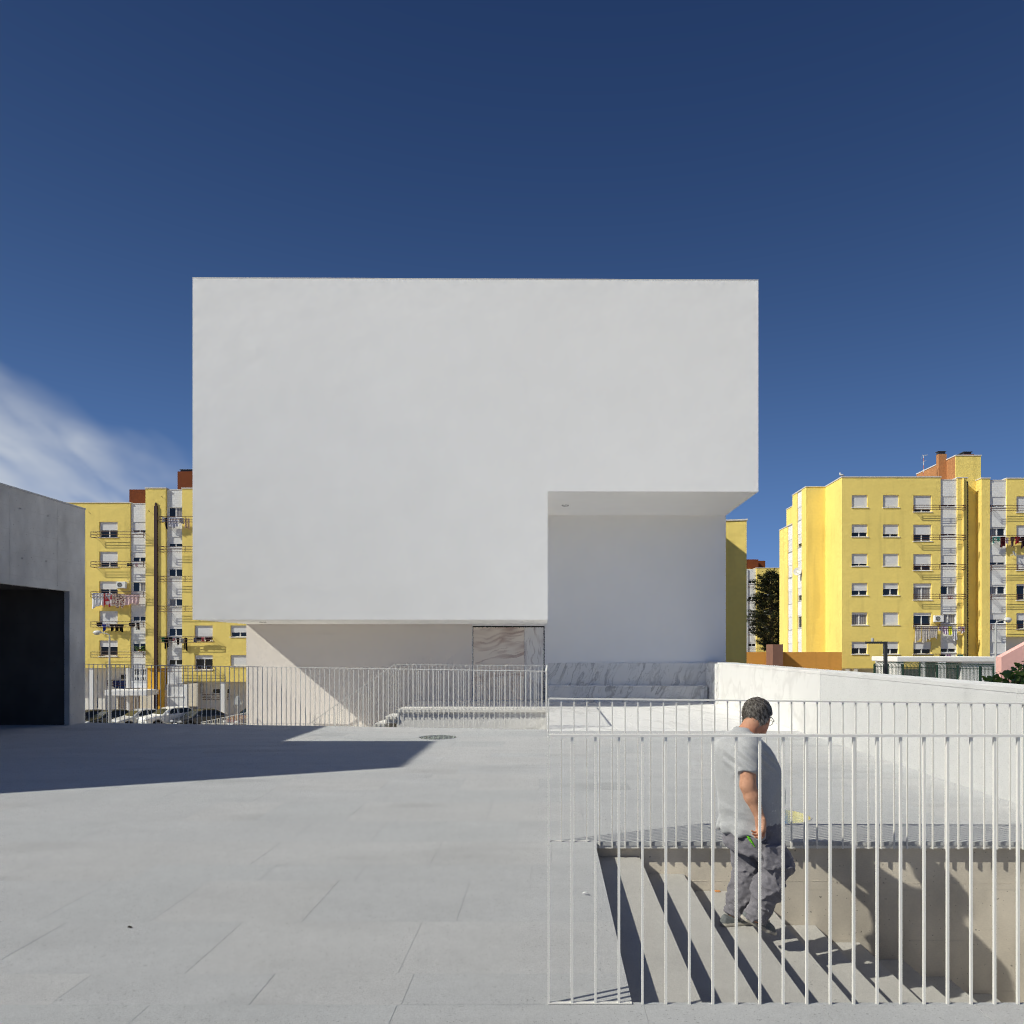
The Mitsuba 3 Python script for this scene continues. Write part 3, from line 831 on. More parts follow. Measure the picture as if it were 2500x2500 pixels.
# ------------------------------ right block
rb = thing('apartment_block', 'yellow apartment block with orange chimneys seen on the right', 'building')
zT = RZ(254); zB = RZ(1640)
rws = [(381, 472), (594, 684), (807, 897), (1020, 1110), (1233, 1324), (1446, 1537)]
sh1 = [1.0, .66, .82, .62, .18, .52]
sh2 = [.93, .78, 1.0, .48, 1.0, .58]
shw = [(384, 503, .83, 0), (596, 716, .60, 0), (810, 929, .70, 0), (1022, 1142, .25, 3), (1235, 1330, .25, 0), (1446, 1535, .62, 0)]
wins = [(RX(682), RX(798), RZ(b_), RZ(t_), W(shut=s_, curtain=(3 if i == 4 else 0))) for i, ((t_, b_), s_) in enumerate(zip(rws, sh1))]
wins += [(RX(909), RX(1025), RZ(b_), RZ(t_), W(shut=s_)) for (t_, b_), s_ in zip(rws, sh2)]
wins += [(RX(1129), RX(1262), RZ(b_), RZ(t_), W(shut=s_, curtain=c_)) for t_, b_, s_, c_ in shw]
wall_with(rb, 'wall', rect(RX(611), zB, RX(1327), zT), Y, 0.3, M_YELLOW, wins)
put(rb, 'wall', box(RX(611), RX(1327), Y + 0.302, 84, zB, zT - .03), M_YELLOW)
cap(rb, RX(611), RX(1327), Y, 84, zT)
# the stepped flank on the left of it, facing the sun
put(rb, 'wall', box(25.0, RX(611) - .002, 72.1, 73.4, zB, zT), M_YELLOW)
put(rb, 'wall', box(25.0, RX(611) - .002, 74.72, 76.2, zB, zT), M_YELLOW)
cap(rb, 25.0, RX(611) - .06, 72.1, 76.2, zT)
zl = 14.3
put(rb, 'wall', box(25.0, RX(611) - .002, 77.75, 80.5, zB, zl), M_YELLOW)
cap(rb, 25.0, RX(611) - .06, 76.27, 80.5, zl)


def flank(y0, y1, z1, zoff, shuts):
    """A white brick strip on the flank (facing -x) with one narrow window per storey."""
    x = 25.0 + .06
    put(rb, 'brick_strip', box(x + .16, RX(611) - .01, y0 + .003, y1 - .003, zB, z1 - .02), M_WBRICK)
    for k in range(6):
        zt = z1 - zoff - 2.71 * k
        if zt - 1.4 < zB:
            break
        s_ = shuts[k % len(shuts)]
        fr = put(rb, 'window', cat_([box(x + .06, x + .159, y0 + .01, y0 + .08, zt - 1.3, zt), box(x + .06, x + .159, y1 - .08, y1 - .01, zt - 1.3, zt), box(x + .06, x + .159, y0 + .081, y1 - .081, zt - 1.3, zt - 1.24), box(x + .06, x + .159, y0 + .081, y1 - .081, zt - .06, zt)]), M_WHITE)
        put(fr, 'pane', box(x + .12, x + .14, y0 + .082, y1 - .082, zt - 1.238, zt - .062), M_GLASS)
        if s_ > 0:
            put(fr, 'shutter', box(x + .02, x + .058, y0 + .02, y1 - .02, zt - 1.3 * s_, zt), M_SHUTTER)
        put(rb, 'spandrel', box(x, x + .158, y0 + .004, y1 - .004, zt - 2.68, zt - 1.33), M_WBRICK)
        put(fr, 'sill', box(x - .06, x + .1, y0 + .004, y1 - .004, zt - 1.325, zt - 1.305), M_GALV)
    put(rb, 'spandrel', box(x, x + .158, y0 + .004, y1 - .004, z1 - zoff + .03, z1 - .02), M_WBRICK)


flank(73.4, 74.7, zT, 1.6, (1.0, .72, 1.0, .55, .1, .8))
flank(76.2, 77.7, zl, 1.5, (.94, .92, 1.0, .93, .95, 1.0))
# strip F, pier, stair recess with its tower, next bay
YB_ = Y + .12
strF = [(390, 465, .85, 0), (602, 678, .80, 0), (815, 890, .78, 0), (1028, 1103, .2, 1), (1245, 1315, 0, 3), (1448, 1525, .65, 0)]
wall_with(rb, 'brick_strip', rect(RX(1328), -5.1, RX(1447), RZ(272)), YB_, .3, M_WBRICK, [(RX(1331), RX(1445), RZ(b_), RZ(t_), W(shut=s_, curtain=c_, rec=.13)) for t_, b_, s_, c_ in strF])
put(rb, 'wall', box(RX(1328), RX(1447), YB_ + .302, 84, -5.1, RZ(275)), M_WBRICK)
cap(rb, RX(1328.5), RX(1447), YB_ + .02, 84, RZ(274))
put(rb, 'wall', box(RX(1447.5), RX(1517), Y - .05, 84, zB - 1.5, RZ(261)), M_YELLOW)
cap(rb, RX(1447.5), RX(1517), Y - .05, 84, RZ(261))
put(rb, 'drain_pipe', tube([[RX(1486), Y - .14, RZ(262)], [RX(1486), Y - .14, -5.0]], .085, 10), M_YELLOW, True)
put(rb, 'drain_pipe', box(RX(1518), RX(1528.5), Y + .02, Y + .25, -5.1, RZ(282)), M_PIPE, label='dark brown drain pipe')
zt_ = EYE + (RZ(98) - EYE) * 68.9 / 68
put(rb, 'stair_tower', box(RX(1437) * 68.9 / 68, RX(1596) * 68.9 / 68 + .3, 69.003, 76.3, -5.1, zt_ - .002), M_TERRA)
put(rb, 'stair_tower_front', box(RX(1437) * 68.9 / 68 - .003, RX(1596) * 68.9 / 68 + .303, 68.9, 69.0, -5.1, zt_ - .001), M_YELLOW)
cap(rb, RX(1437) * 68.9 / 68, RX(1596) * 68.9 / 68 + .3, 68.9, 76.3, zt_)
put(rb, 'wall', box(RX(1625), RX(1685), Y, 84, zB - 1.5, RZ(263)), M_YELLOW)
cap(rb, RX(1625), RX(1685), Y, 84, RZ(263))
strG = [(393, 468, .80, 0), (612, 680, .15, 2), (815, 888, .75, 0), (1033, 1102, .2, 2), (1240, 1315, .60, 0), (1450, 1530, 1.0, 0)]
wall_with(rb, 'brick_strip', rect(RX(1685.5), -5.1, RX(1808), RZ(275)), YB_, .3, M_WBRICK, [(RX(1688), RX(1803), RZ(b_), RZ(t_), W(shut=s_, curtain=c_, rec=.13)) for t_, b_, s_, c_ in strG])
put(rb, 'wall', box(RX(1685.5), RX(1808), YB_ + .302, 84, -5.1, RZ(278)), M_WBRICK)
cap(rb, RX(1686), RX(1808), YB_ + .02, 84, RZ(277))
winsH = [(RX(1877), RX(2010), RZ(b_), RZ(t_), W(shut=s_)) for t_, b_, s_ in ((390, 508, .95), (600, 718, .8), (813, 928, .92), (1027, 1145, .12), (1238, 1355, .45))]
wall_with(rb, 'wall', rect(RX(1808.5), RZ(1410), RX(2500), RZ(264)), Y, .3, M_YELLOW, winsH)
put(rb, 'wall', box(RX(1808.5), RX(2500), Y + .302, 84, RZ(1410), RZ(266)), M_YELLOW)
put(rb, 'ground_floor_wall', box(RX(1809), RX(2500), Y + 1.2, 84, -5.1, RZ(1410) - .003), M_GF)
cap(rb, RX(1808.5), RX(2500), Y, 84, RZ(264))
put(rb, 'ground_floor_wall', box(RX(612), RX(1327), Y + 1.0, 80, -5.1, zB - .003), M_GF)
for x in (640, 700, 930, 1150, 1300):
    put(rb, 'column', box(RX(x), RX(x) + .35, Y + .05, Y + .5, -5.1, zB - .003), M_GF)
# chimney against the terracotta side of the stair tower
s_ = 70.5 / 68
q = put(rb, 'chimney', box(RX(1313) * s_, RX(1371) * s_, 70.5, 70.96, zT + .1, EYE + (RZ(84) - EYE) * s_), M_TERRA)
put(q, 'cowl', cat_([box(RX(1312) * s_, RX(1362) * s_, 70.52, 70.9, EYE + (RZ(83.9) - EYE) * s_, EYE + (RZ(68) - EYE) * s_), box(RX(1306) * s_, RX(1367) * s_, 70.45, 70.97, EYE + (RZ(67.9) - EYE) * s_, EYE + (RZ(64) - EYE) * s_)]), M_DARK)
s_ = 71 / 68
q = put(rb, 'chimney', box(RX(1500) * s_, RX(1570) * s_, 71, 72.3, zt_ + .09, EYE + (RZ(84) - EYE) * s_), M_BROWN)
put(q, 'cowl', cat_([box(RX(1505) * s_, RX(1557) * s_, 71.2, 72.1, EYE + (RZ(83.9) - EYE) * s_, EYE + (RZ(69) - EYE) * s_), box(RX(1498) * s_, RX(1563) * s_, 71.1, 72.2, EYE + (RZ(68.9) - EYE) * s_, EYE + (RZ(64) - EYE) * s_)]), M_DARK)
for y_ in (463, 678, 891, 1104, 1320, 1536):
    rack(rb, RX(1112), RX(1489), RZ(y_), Y, drop=RZ(463) - RZ(496))
for y_ in (466, 683, 893, 1105, 1322):
    rack(rb, RX(1672), RX(2050), RZ(y_), Y, drop=RZ(463) - RZ(498))
# ------------------------------ yellow slice close to the white building, and the far block
D = 36.0
x1 = at(1823, 0, D)[0]
zt_ = at(0, 1272, D)[2]
cb2 = thing('apartment_block', 'blank yellow wall of a low block just right of the white building, half in shade', 'building')
plan = sg.Polygon([(5.3, 36.67), (9.533, 35.83), (9.533, 44.0), (5.3, 44.0)])
m_ = trimesh.creation.extrude_polygon(plan, zt_ + 5.1, engine='earcut'); m_.apply_translation([0, 0, -5.1])
put(cb2, 'wall', m_, M_YELLOW)
m_ = trimesh.creation.extrude_polygon(plan.buffer(.05, join_style=2), .07, engine='earcut'); m_.apply_translation([0, 0, zt_])
put(cb2, 'coping', m_, M_CAP)
D = 128.0
fb = thing('apartment_block', 'farthest yellow block with a brown rooftop box, behind the dark tree', 'building')
fx = lambda u: at(u, 0, D)[0]
fz = lambda v: at(0, v, D)[2]
wv = [(1430, .0), (1468, 1), (1545, 1), (1584, 1)]
fw = lambda a, b_, vs, cs=0: [(fx(a), fx(b_), fz(v + 11), fz(v), W(shut=.35 + .1 * (i % 3), rec=.12)) for i, v in enumerate(vs)]
wall_with(fb, 'brick_strip', rect(fx(1826), -6, fx(1846.5), fz(1389)), D + .3, .3, M_WBRICK, fw(1828, 1846, (1413, 1452, 1491, 1530, 1567)))
wall_with(fb, 'wall', rect(fx(1846.7), -6, fx(1990), fz(1387)), D, .3, M_YELLOW, fw(1864, 1882, (1411, 1450, 1489, 1528, 1565)) + fw(1900, 1918, (1411, 1450, 1489, 1528, 1565)))
put(fb, 'wall', box(fx(1760), fx(1990), D + .61, D + 12, -6, fz(1388)), M_YELLOW)
put(fb, 'wall', box(fx(1760), fx(1825.8), D + .1, D + .6, -6, fz(1389)), M_WBRICK)
cap(fb, fx(1846.7), fx(1990), D, D + 12, fz(1387))
put(fb, 'rooftop_box', box(fx(1800), fx(1853) * 1.02, D + 3, D + 9, fz(1400), fz(1360.5)), M_BROWN)
put(fb, 'rooftop_box', box(fx(1853) * 1.021, fx(1876) * 1.02, D + 4.5, D + 9, fz(1400), fz(1361.5)), M_BROWN)
for v in (1428, 1467, 1506, 1545, 1583):
    rack(fb, fx(1824), fx(1866), fz(v), D, drop=.5)

# orange garden wall and its pillar
D = 66.0
ow = thing('garden_wall', 'ochre orange rendered wall in front of the yellow flank', 'wall')
put(ow, 'wall', box(at(1745, 0, D)[0], at(2055.4, 0, D)[0], D, D + .3, -5.1, at(0, 1592, D)[2]), M_ORANGE)
put(ow, 'pillar', box(at(1887, 0, 64)[0], at(1911.5, 0, 64)[0], 64, 65.99, -5.1, at(0, 1573, 64)[2]), M_MAUVE, label='taller brown pillar')
# ---------------------------------------------------------------- street things
# air conditioners
def aircon(label, x, z, y, w=0.86, h=0.60):
    k = thing('air_conditioner', label, 'air conditioner')
    put(k, 'case', cbox(x, x + w, y - .36, y - .06, z - h, z, .02), M_WHITE)
    a = np.linspace(0, 2 * np.pi, 25)
    cx, cz = x + .38 * w, z - h / 2
    put(k, 'fan_opening', tube(np.c_[cx + .01 + 0 * a[:2], [y - .365, y - .358], [cz, cz]], .21, 24), M_DARK)
    put(k, 'fan_guard', cat_([tube(np.c_[cx + r * np.cos(a), 0 * a + y - .37, cz + r * np.sin(a)], .010, 5, False) for r in (.07, .14, .215)] + [beam([cx - .21, y - .37, cz], [cx + .21, y - .37, cz], .012, .012), beam([cx, y - .37, cz - .21], [cx, y - .37, cz + .21], .012, .012)]), M_GALV)
    put(k, 'bracket', cat_([box(x + .1, x + .14, y - .34, y - .005, z - h - .05, z - h - .005), box(x + w - .14, x + w - .1, y - .34, y - .005, z - h - .05, z - h - .005)]), M_GALV)
    put(k, 'hose', tube([[x + w - .02, y - .1, z - .2], [x + w + .12, y - .06, z - .05], [x + w + .10, y - .03, z + .1], [x + w + .02, y - .02, z + .14]], .03, 6), M_WHITE, True)
    return k


aircon('white air conditioner unit beside the third window of the left yellow block', LX(797), LZ_(885), Y)
aircon('white air conditioner unit above the grey laundry on the right yellow block', RX(1268), RZ(1257), Y)

# clothes hung out to dry
_fab = {}


def fabric(c, kind=None, c2=(1, 1, 1), sc=9.0):
    key = (tuple(c), kind, tuple(c2), sc)
    if key not in _fab:
        nm = f'cloth_{len(_fab)}'
        if kind == 'stripe':
            t = mikit.proc(lambda p, n, uv: mix(c, c2, smoothstep(.45, .55, 0.5 + 0.5 * dr.sin(p.x * sc))))
        elif kind == 'spot':
            def t_(p, n, uv):
                d1, _, r = voronoi(p.x * sc, p.z * sc)
                return mix(c, c2, smoothstep(.36, .28, d1))
            t = mikit.proc(t_)
        elif kind == 'check':
            t = mikit.proc(lambda p, n, uv: mix(c, c2, smoothstep(.5, .6, noise(p.x * sc, p.z * sc, 3.3))))
        else:
            t = c
        _fab[key] = mat(nm, t, 0.9, 0.1)
    return _fab[key]


def cloth(x0, x1, zt, length, y, shape='sheet', folds=3, seed=0, flare=0.0):
    """A garment hung from a rod: a pleated two-sided cloth with its own outline and thickness."""
    r = np.random.RandomState(seed)
    nx, nz = 22, 16
    s, t = np.meshgrid(np.linspace(0, 1, nx), np.linspace(0, 1, nz), indexing='ij')
    w = x1 - x0
    ph, ph2 = r.uniform(0, 6.28, 2)
    drop = length * (1 + .10 * np.sin(s * 5 + ph) + .05 * np.sin(s * 13 + ph2))
    width = 1 + flare * t
    if shape == 'shirt':
        width = np.where(t < .32, 1.0, 0.66) + 0 * s
        e = np.clip((np.abs(s - .5) - .33) / .17, 0, 1)
        drop = drop * 1.0
    if shape == 'trousers':
        width = 0.9 - .25 * t
    x = x0 + w / 2 + (s - .5) * w * width + .05 * w * np.sin(t * 3 + ph) * t
    z = zt - drop * t
    if shape == 'trousers':
        gap = np.clip((t - .35) / .65, 0, 1) * .18 * w
        x = x + np.sign(s - .5) * gap * .5
    yy = y + .05 * np.sin(s * folds * 6.28 + ph) * (.25 + t) + .025 * np.sin(s * folds * 15 + ph2) * t + .03 * t
    front = np.stack([x, yy, z], -1).reshape(-1, 3)
    back = front + [0, .018, 0]
    v = np.vstack([front, back])
    f = []
    N = nx * nz
    for i in range(nx - 1):
        if shape == 'trousers' and i == nx // 2 - 1:
            lim = int(nz * .4)
        else:
            lim = nz - 1
        for j in range(lim):
            a, b, c, d_ = i * nz + j, (i + 1) * nz + j, (i + 1) * nz + j + 1, i * nz + j + 1
            f += [[a, b, c], [a, c, d_], [N + a, N + c, N + b], [N + a, N + d_, N + c]]
    return trimesh.Trimesh(v, f, process=False)


_seed = [10]


def hang(items, y, fx_, fz_):
    for (xa, xb, ya, yb, shape, m_, name, label, *rest) in items:
        _seed[0] += 1
        k = thing(name, label, rest[0] if rest else {'trousers': 'trousers', 'shirt': 'shirt'}.get(name, name.replace('_', ' ')))
        own(k, cloth(fx_(xa), fx_(xb), fz_(ya), fz_(ya) - fz_(yb), y, shape, 2 if xb - xa < 40 else 4, _seed[0]), m_, True)


RKY = Y - 0.40
white = (0.72, 0.72, 0.74)
hang([
    (636, 716, 962, 1055, 'sheet', fabric(white), 'bed_sheet', 'plain white sheet at the left end of the third balcony rack'),
    (716, 728, 965, 1048, 'sheet', fabric((.55, .06, .07)), 'towel', 'narrow red cloth between the white sheet and the red patterned one'),
    (728, 772, 962, 1045, 'sheet', fabric((.75, .70, .70), 'check', (.55, .07, .09), 7.0), 'pillowcase', 'white and red patterned cloth next to the plain white sheet'),
    (772, 816, 965, 1055, 'sheet', fabric((.74, .66, .58), 'spot', (.30, .10, .08), 6.5), 'dotted_cloth', 'left one of two cream dotted cloths on the third balcony rack', 'cloth'),
    (816, 856, 968, 1052, 'sheet', fabric((.74, .66, .58), 'spot', (.30, .10, .08), 6.5), 'dotted_cloth', 'right one of two cream dotted cloths, beside the pink sheet', 'cloth'),
    (850, 952, 975, 1040, 'sheet', fabric((.72, .52, .52)), 'bed_sheet', 'pale pink sheet at the right end of the third balcony rack'),
    (870, 905, 762, 782, 'sheet', fabric((.05, .06, .045)), 'towel', 'dark towel on the second balcony rack'),
    (928, 944, 760, 786, 'sheet', fabric((.72, .55, .57)), 'small_cloth', 'small pink and white cloth hanging alone on the second rack', 'cloth'),
    (705, 733, 1168, 1218, 'shirt', fabric((.025, .05, .32)), 'shirt', 'bright blue shirt on the fourth balcony rack'),
    (734, 758, 1165, 1192, 'sheet', fabric((.66, .66, .70), 'check', (.3, .3, .33), 9.0), 'towel', 'white towel beside the bright blue shirt'),
    (757, 786, 1170, 1214, 'shirt', fabric((.012, .012, .013)), 'shirt', 'black shirt right of the white towel, first of the dark row'),
    (786, 818, 1170, 1218, 'shirt', fabric((.015, .014, .017)), 'shirt', 'black shirt in the middle of the dark row on the fourth rack'),
    (818, 850, 1172, 1220, 'shirt', fabric((.014, .015, .016)), 'shirt', 'black shirt just left of the white brick strip on the fourth rack'),
    (668, 704, 1158, 1184, 'sheet', fabric((.02, .02, .022)), 'towel', 'black cloth left of the bright blue shirt'),
    (886, 925, 1163, 1186, 'sheet', fabric((.03, .03, .034)), 'towel', 'dark cloth in front of the white brick strip on the fourth rack'),
    (932, 956, 1163, 1208, 'trousers', fabric((.013, .013, .015)), 'trousers', 'black trousers at the right end of the fourth rack'),
    (1106, 1128, 455, 485, 'sheet', fabric((.66, .67, .66)), 'towel', 'white towel at the left end of the topmost rack'),
    (1128, 1143, 458, 528, 'trousers', fabric((.018, .02, .05)), 'trousers', 'dark navy trousers on the topmost rack'),
    (1145, 1216, 458, 518, 'sheet', fabric((.62, .62, .68), 'stripe', (.42, .42, .50), 40.0), 'bed_sheet', 'striped grey white sheet on the topmost rack'),
    (1222, 1252, 460, 496, 'sheet', fabric(white, 'stripe', (.1, .1, .13), 30.0), 'small_cloth', 'white cloth with dark bands on the topmost rack', 'cloth'),
    (1258, 1272, 462, 530, 'trousers', fabric((.62, .50, .44)), 'leggings', 'beige leggings hanging close to the white building, left pair'),
    (1277, 1292, 462, 530, 'trousers', fabric((.62, .50, .44)), 'leggings', 'beige leggings hanging closest to the white building, right pair'),
    (1097, 1126, 1258, 1290, 'shirt', fabric((.01, .13, .075)), 'shirt', 'green shirt at the left end of the fifth rack of the pier side'),
    (1120, 1150, 1260, 1335, 'trousers', fabric((.012, .012, .014)), 'trousers', 'black trousers beside the green shirt'),
    (1152, 1176, 1258, 1282, 'sheet', fabric((.016, .016, .016)), 'towel', 'short black cloth right of the black trousers'),
    (1178, 1200, 1264, 1286, 'sheet', fabric((.68, .62, .62), 'check', (.5, .06, .08), 8.0), 'small_cloth', 'white and red cloth on the fifth rack', 'cloth'),
    (1203, 1224, 1262, 1308, 'shirt', fabric((.014, .014, .015)), 'shirt', 'black shirt in front of the white brick strip below'),
    (1230, 1252, 1266, 1300, 'sheet', fabric((.42, .44, .46)), 'towel', 'grey towel on the fifth rack between two black garments'),
    (1254, 1278, 1263, 1343, 'trousers', fabric((.014, .013, .015)), 'trousers', 'long black trousers in front of the yellow bay'),
    (1318, 1338, 1260, 1296, 'sheet', fabric((.16, .17, .25)), 'towel', 'grey blue towel below the closed shutter'),
    (1338, 1366, 1258, 1284, 'sheet', fabric((.018, .016, .02)), 'towel', 'black cloth below the closed shutter, left of the pink one'),
    (1370, 1390, 1258, 1288, 'sheet', fabric((.62, .13, .15)), 'small_cloth', 'pinkish red cloth below the closed shutter', 'cloth'),
    (1394, 1432, 1258, 1286, 'shirt', fabric((.05, .014, .02)), 'shirt', 'dark wine shirt at the right end of the fifth rack'),
], RKY, LX, LZ_)
hang([(715, 752, 1556, 1600, 'sheet', fabric((.02, .035, .14)), 'towel', 'dark blue towel on the ground floor rack, left one'),
      (752, 800, 1556, 1612, 'sheet', fabric((.035, .06, .19)), 'bed_sheet', 'blue sheet on the ground floor rack'),
      (800, 845, 1556, 1604, 'sheet', fabric((.02, .03, .10)), 'towel', 'dark blue towel on the ground floor rack, right one')], Y + 1.1, LX, LZ_)
grey = (.50, .46, .43)
hang([
    (1126, 1172, 1332, 1440, 'sheet', fabric(grey), 'bed_sheet', 'leftmost greyish beige sheet on the lower rack of the right block'),
    (1176, 1226, 1334, 1442, 'sheet', fabric(grey), 'bed_sheet', 'middle greyish beige sheet on the lower rack of the right block'),
    (1230, 1290, 1332, 1424, 'sheet', fabric(grey), 'bed_sheet', 'rightmost greyish beige sheet below the air conditioner'),
    (1300, 1326, 1336, 1368, 'sheet', fabric((.66, .62, .70), 'check', (.3, .2, .4), 8.0), 'small_cloth', 'lilac white cloth right of the beige sheets', 'cloth'),
    (1330, 1362, 1338, 1392, 'sheet', fabric((.66, .60, .68), 'stripe', (.4, .22, .42), 30.), 'towel', 'violet striped towel on the lower rack'),
    (1366, 1390, 1336, 1398, 'sheet', fabric((.62, .66, .06)), 'towel', 'bright yellow green towel on the lower rack'),
    (1396, 1432, 1352, 1432, 'trousers', fabric((.50, .50, .56)), 'trousers', 'pale grey trousers on the lower rack right of the yellow green towel'),
    (1436, 1460, 1336, 1374, 'sheet', fabric((.55, .35, .38), 'stripe', (.7, .66, .66), 30.), 'small_cloth', 'pink striped cloth near the drain pipe', 'cloth'),
    (1462, 1486, 1336, 1382, 'sheet', fabric((.60, .55, .54), 'check', (.4, .2, .3), 8.), 'small_cloth', 'pale checked cloth at the right end of the lower rack', 'cloth'),
    (1362, 1400, 1112, 1138, 'sheet', fabric((.62, .50, .48), 'check', (.45, .16, .16), 7.), 'small_cloth', 'pale red patterned cloth alone on the white brick strip', 'cloth'),
    (1308, 1345, 1540, 1556, 'sheet', fabric((.03, .03, .03)), 'towel', 'black cloth on the lowest rack of the right block'),
    (1352, 1388, 1540, 1556, 'sheet', fabric((.42, .20, .42), 'stripe', (.6, .5, .6), 30.), 'small_cloth', 'violet patterned cloth on the lowest rack', 'cloth'),
    (1430, 1472, 1540, 1556, 'sheet', fabric((.08, .30, .22), 'check', (.5, .5, .5), 8.), 'small_cloth', 'green and white cloth on the lowest rack', 'cloth'),
    (1686, 1712, 692, 738, 'sheet', fabric((.60, .66, .62), 'check', (.03, .33, .28), 8.), 'small_cloth', 'white and turquoise cloth at the left end of the red laundry on the right', 'cloth'),
    (1714, 1736, 690, 722, 'sheet', fabric((.05, .34, .28)), 'small_cloth', 'turquoise cloth beside the dark wine towel', 'cloth'),
    (1742, 1776, 690, 760, 'sheet', fabric((.045, .008, .012)), 'towel', 'dark wine towel on the second rack of the far right bay'),
    (1780, 1800, 694, 738, 'sheet', fabric((.60, .50, .56)), 'small_cloth', 'pale pink cloth right of the dark wine towel', 'cloth'),
    (1815, 1846, 690, 764, 'shirt', fabric((.10, .07, .06)), 'shirt', 'brown shirt on the second rack of the far right bay'),
    (1848, 1884, 690, 738, 'shirt', fabric((.30, .014, .03)), 'shirt', 'dark red shirt on the second rack of the far right bay'),
    (1890, 1926, 690, 765, 'shirt', fabric((.022, .010, .014)), 'shirt', 'black shirt at the right edge of the picture'),
], RKY, RX, RZ)


# street lamps
def street_lamp(label, x, y, ztop, reach, hw=0.5):
    k = thing('street_lamp', label, 'street lamp')
    put(k, 'pole', tube([[x, y, -5.1], [x, y, -1.0], [x, y, ztop - .1]], [.085, .075, .055], 12), M_GALV, 40)
    s = np.sign(reach)
    put(k, 'arm', tube([[x, y, ztop - .12], [x + .02 * s, y, ztop], [x + .3 * reach, y, ztop + .12], [x + reach, y, ztop + .22]], .035, 8), M_GALV, 40)
    h = surface(lambda p: smax(sd_ell(p, [x + reach + s * hw, y, ztop + .22], [hw, .2, .17]), (ztop + .14) - p[:, 2], .04), [x + reach + s * hw - hw - .1, y - .3, ztop], [x + reach + s * hw + hw + .1, y + .3, ztop + .5], .03)
    put(k, 'lamp_head', h, M_LAMPW, True)
    g_ = surface(lambda p: smax(sd_ell(p, [x + reach + s * hw * 1.1, y, ztop + .15], [hw * .7, .16, .13]), p[:, 2] - (ztop + .139), .01), [x + reach + s * hw - hw - .1, y - .3, ztop - .1], [x + reach + s * hw + hw + .1, y + .3, ztop + .3], .03)
    put(k, 'lens', g_, M_ZINC, True)


p = at(267.5, 1551, 58.0)
street_lamp('grey street lamp with a short arm to the left in front of the left block', p[0], 58.0, p[2], -.62, .34)
p = at(2431, 1521, 50.0)
street_lamp('grey street lamp with an arm to the right, by the pink wall', p[0], 50.0, p[2], .55, .26)
# dark steel gantry
p0, p1 = at(2161.5, 1569, 40.0), at(2113, 1569, 40.0)
gk = thing('gantry_post', 'dark steel post with a level arm above the parapet', 'post')
put(gk, 'post', cbox(p0[0] - .08, p0[0] + .09, 39.92, 40.08, -5.1, p0[2] + .06, .01), M_DARK)
put(gk, 'arm', cbox(p1[0], p0[0] - .081, 39.92, 40.08, p0[2] - .06, p0[2] + .06, .01), M_DARK)
put(gk, 'sensor', lathe([[0, .2], [.05, .2], [.07, .1], [.07, 0], [0, 0]], 16).apply_translation([at(2130, 0, 40)[0], 40.0, p0[2] + .062]), M_GALV)

# green palisade fence with outward bent tops
fD = 55.0
fk = thing('palisade_fence', 'dark green bar fence with bent over tops in front of the white pavilion', 'fence')
xa, xb = at(2134, 0, fD)[0], at(2455, 0, fD)[0]
zt0, zt1 = at(0, 1616, fD)[2], at(0, 1623, fD)[2]
bar = cat_([tube([[0, 0, -2.6], [0, 0, .0], [.03, -.0, .16], [.12, -.0, .28], [.24, -.0, .31], [.34, -.0, .27]], .024, 5)])
bshape = mikit.ply(bar, M_GREEN)
n = 96
for i in range(n):
    t = (i + .5) / n
    again(fk, 'bar', bshape, T().translate([xa + (xb - xa) * t, fD, zt0 - .30 + (zt1 - zt0) * t]))
for u in (2135.5, 2167.5, 2204, 2245.5, 2288, 2338, 2393, 2426):
    x = at(u, 0, fD)[0]; t = (x - xa) / (xb - xa)
    put(fk, 'post', cbox(x - .06, x + .06, fD - .06, fD + .1, -5.1, zt0 - .12 + (zt1 - zt0) * t, .01), M_GREEN)
for dz in (-.35, -1.6):
    put(fk, 'rail', beam([xa, fD + .03, zt0 + dz], [xb, fD + .03, zt1 + dz], .03, .05), M_GREEN)
# white pavilion with a flat roof behind that fence
pD = 60.0
pk = thing('school_pavilion', 'low white pavilion with a flat roof and dark openings behind the green fence', 'building')
X = lambda c: at(1850 + c * .33644, 0, pD)[0]
Z = lambda c: at(0, 1080 + c * .33644, pD)[2]
put(pk, 'roof', cbox(X(1000), X(1772), pD - .25, pD + 4.5, Z(1592), Z(1556), .04), M_WHITE)
put(pk, 'wall', box(X(1010), X(1022), pD, pD + 4, -5.1, Z(1592) - .003), M_WHITE)
put(pk, 'wall', box(X(1010), X(1350), pD + 3.2, pD + 4, -5.1, Z(1655)), M_ZINC)
put(pk, 'wall', box(X(1350), X(1480), pD + 3, pD + 4, -5.1, Z(1592) - .003), M_ZINC)
put(pk, 'wall', box(X(1480), X(1772), pD, pD + 4, -5.1, Z(1592) - .003), M_WHITE)
for c in (1025, 1180, 1300, 1330):
    put(pk, 'column', box(X(c), X(c + 26), pD - .2, pD + .2, -5.1, Z(1592) - .004), M_WHITE)
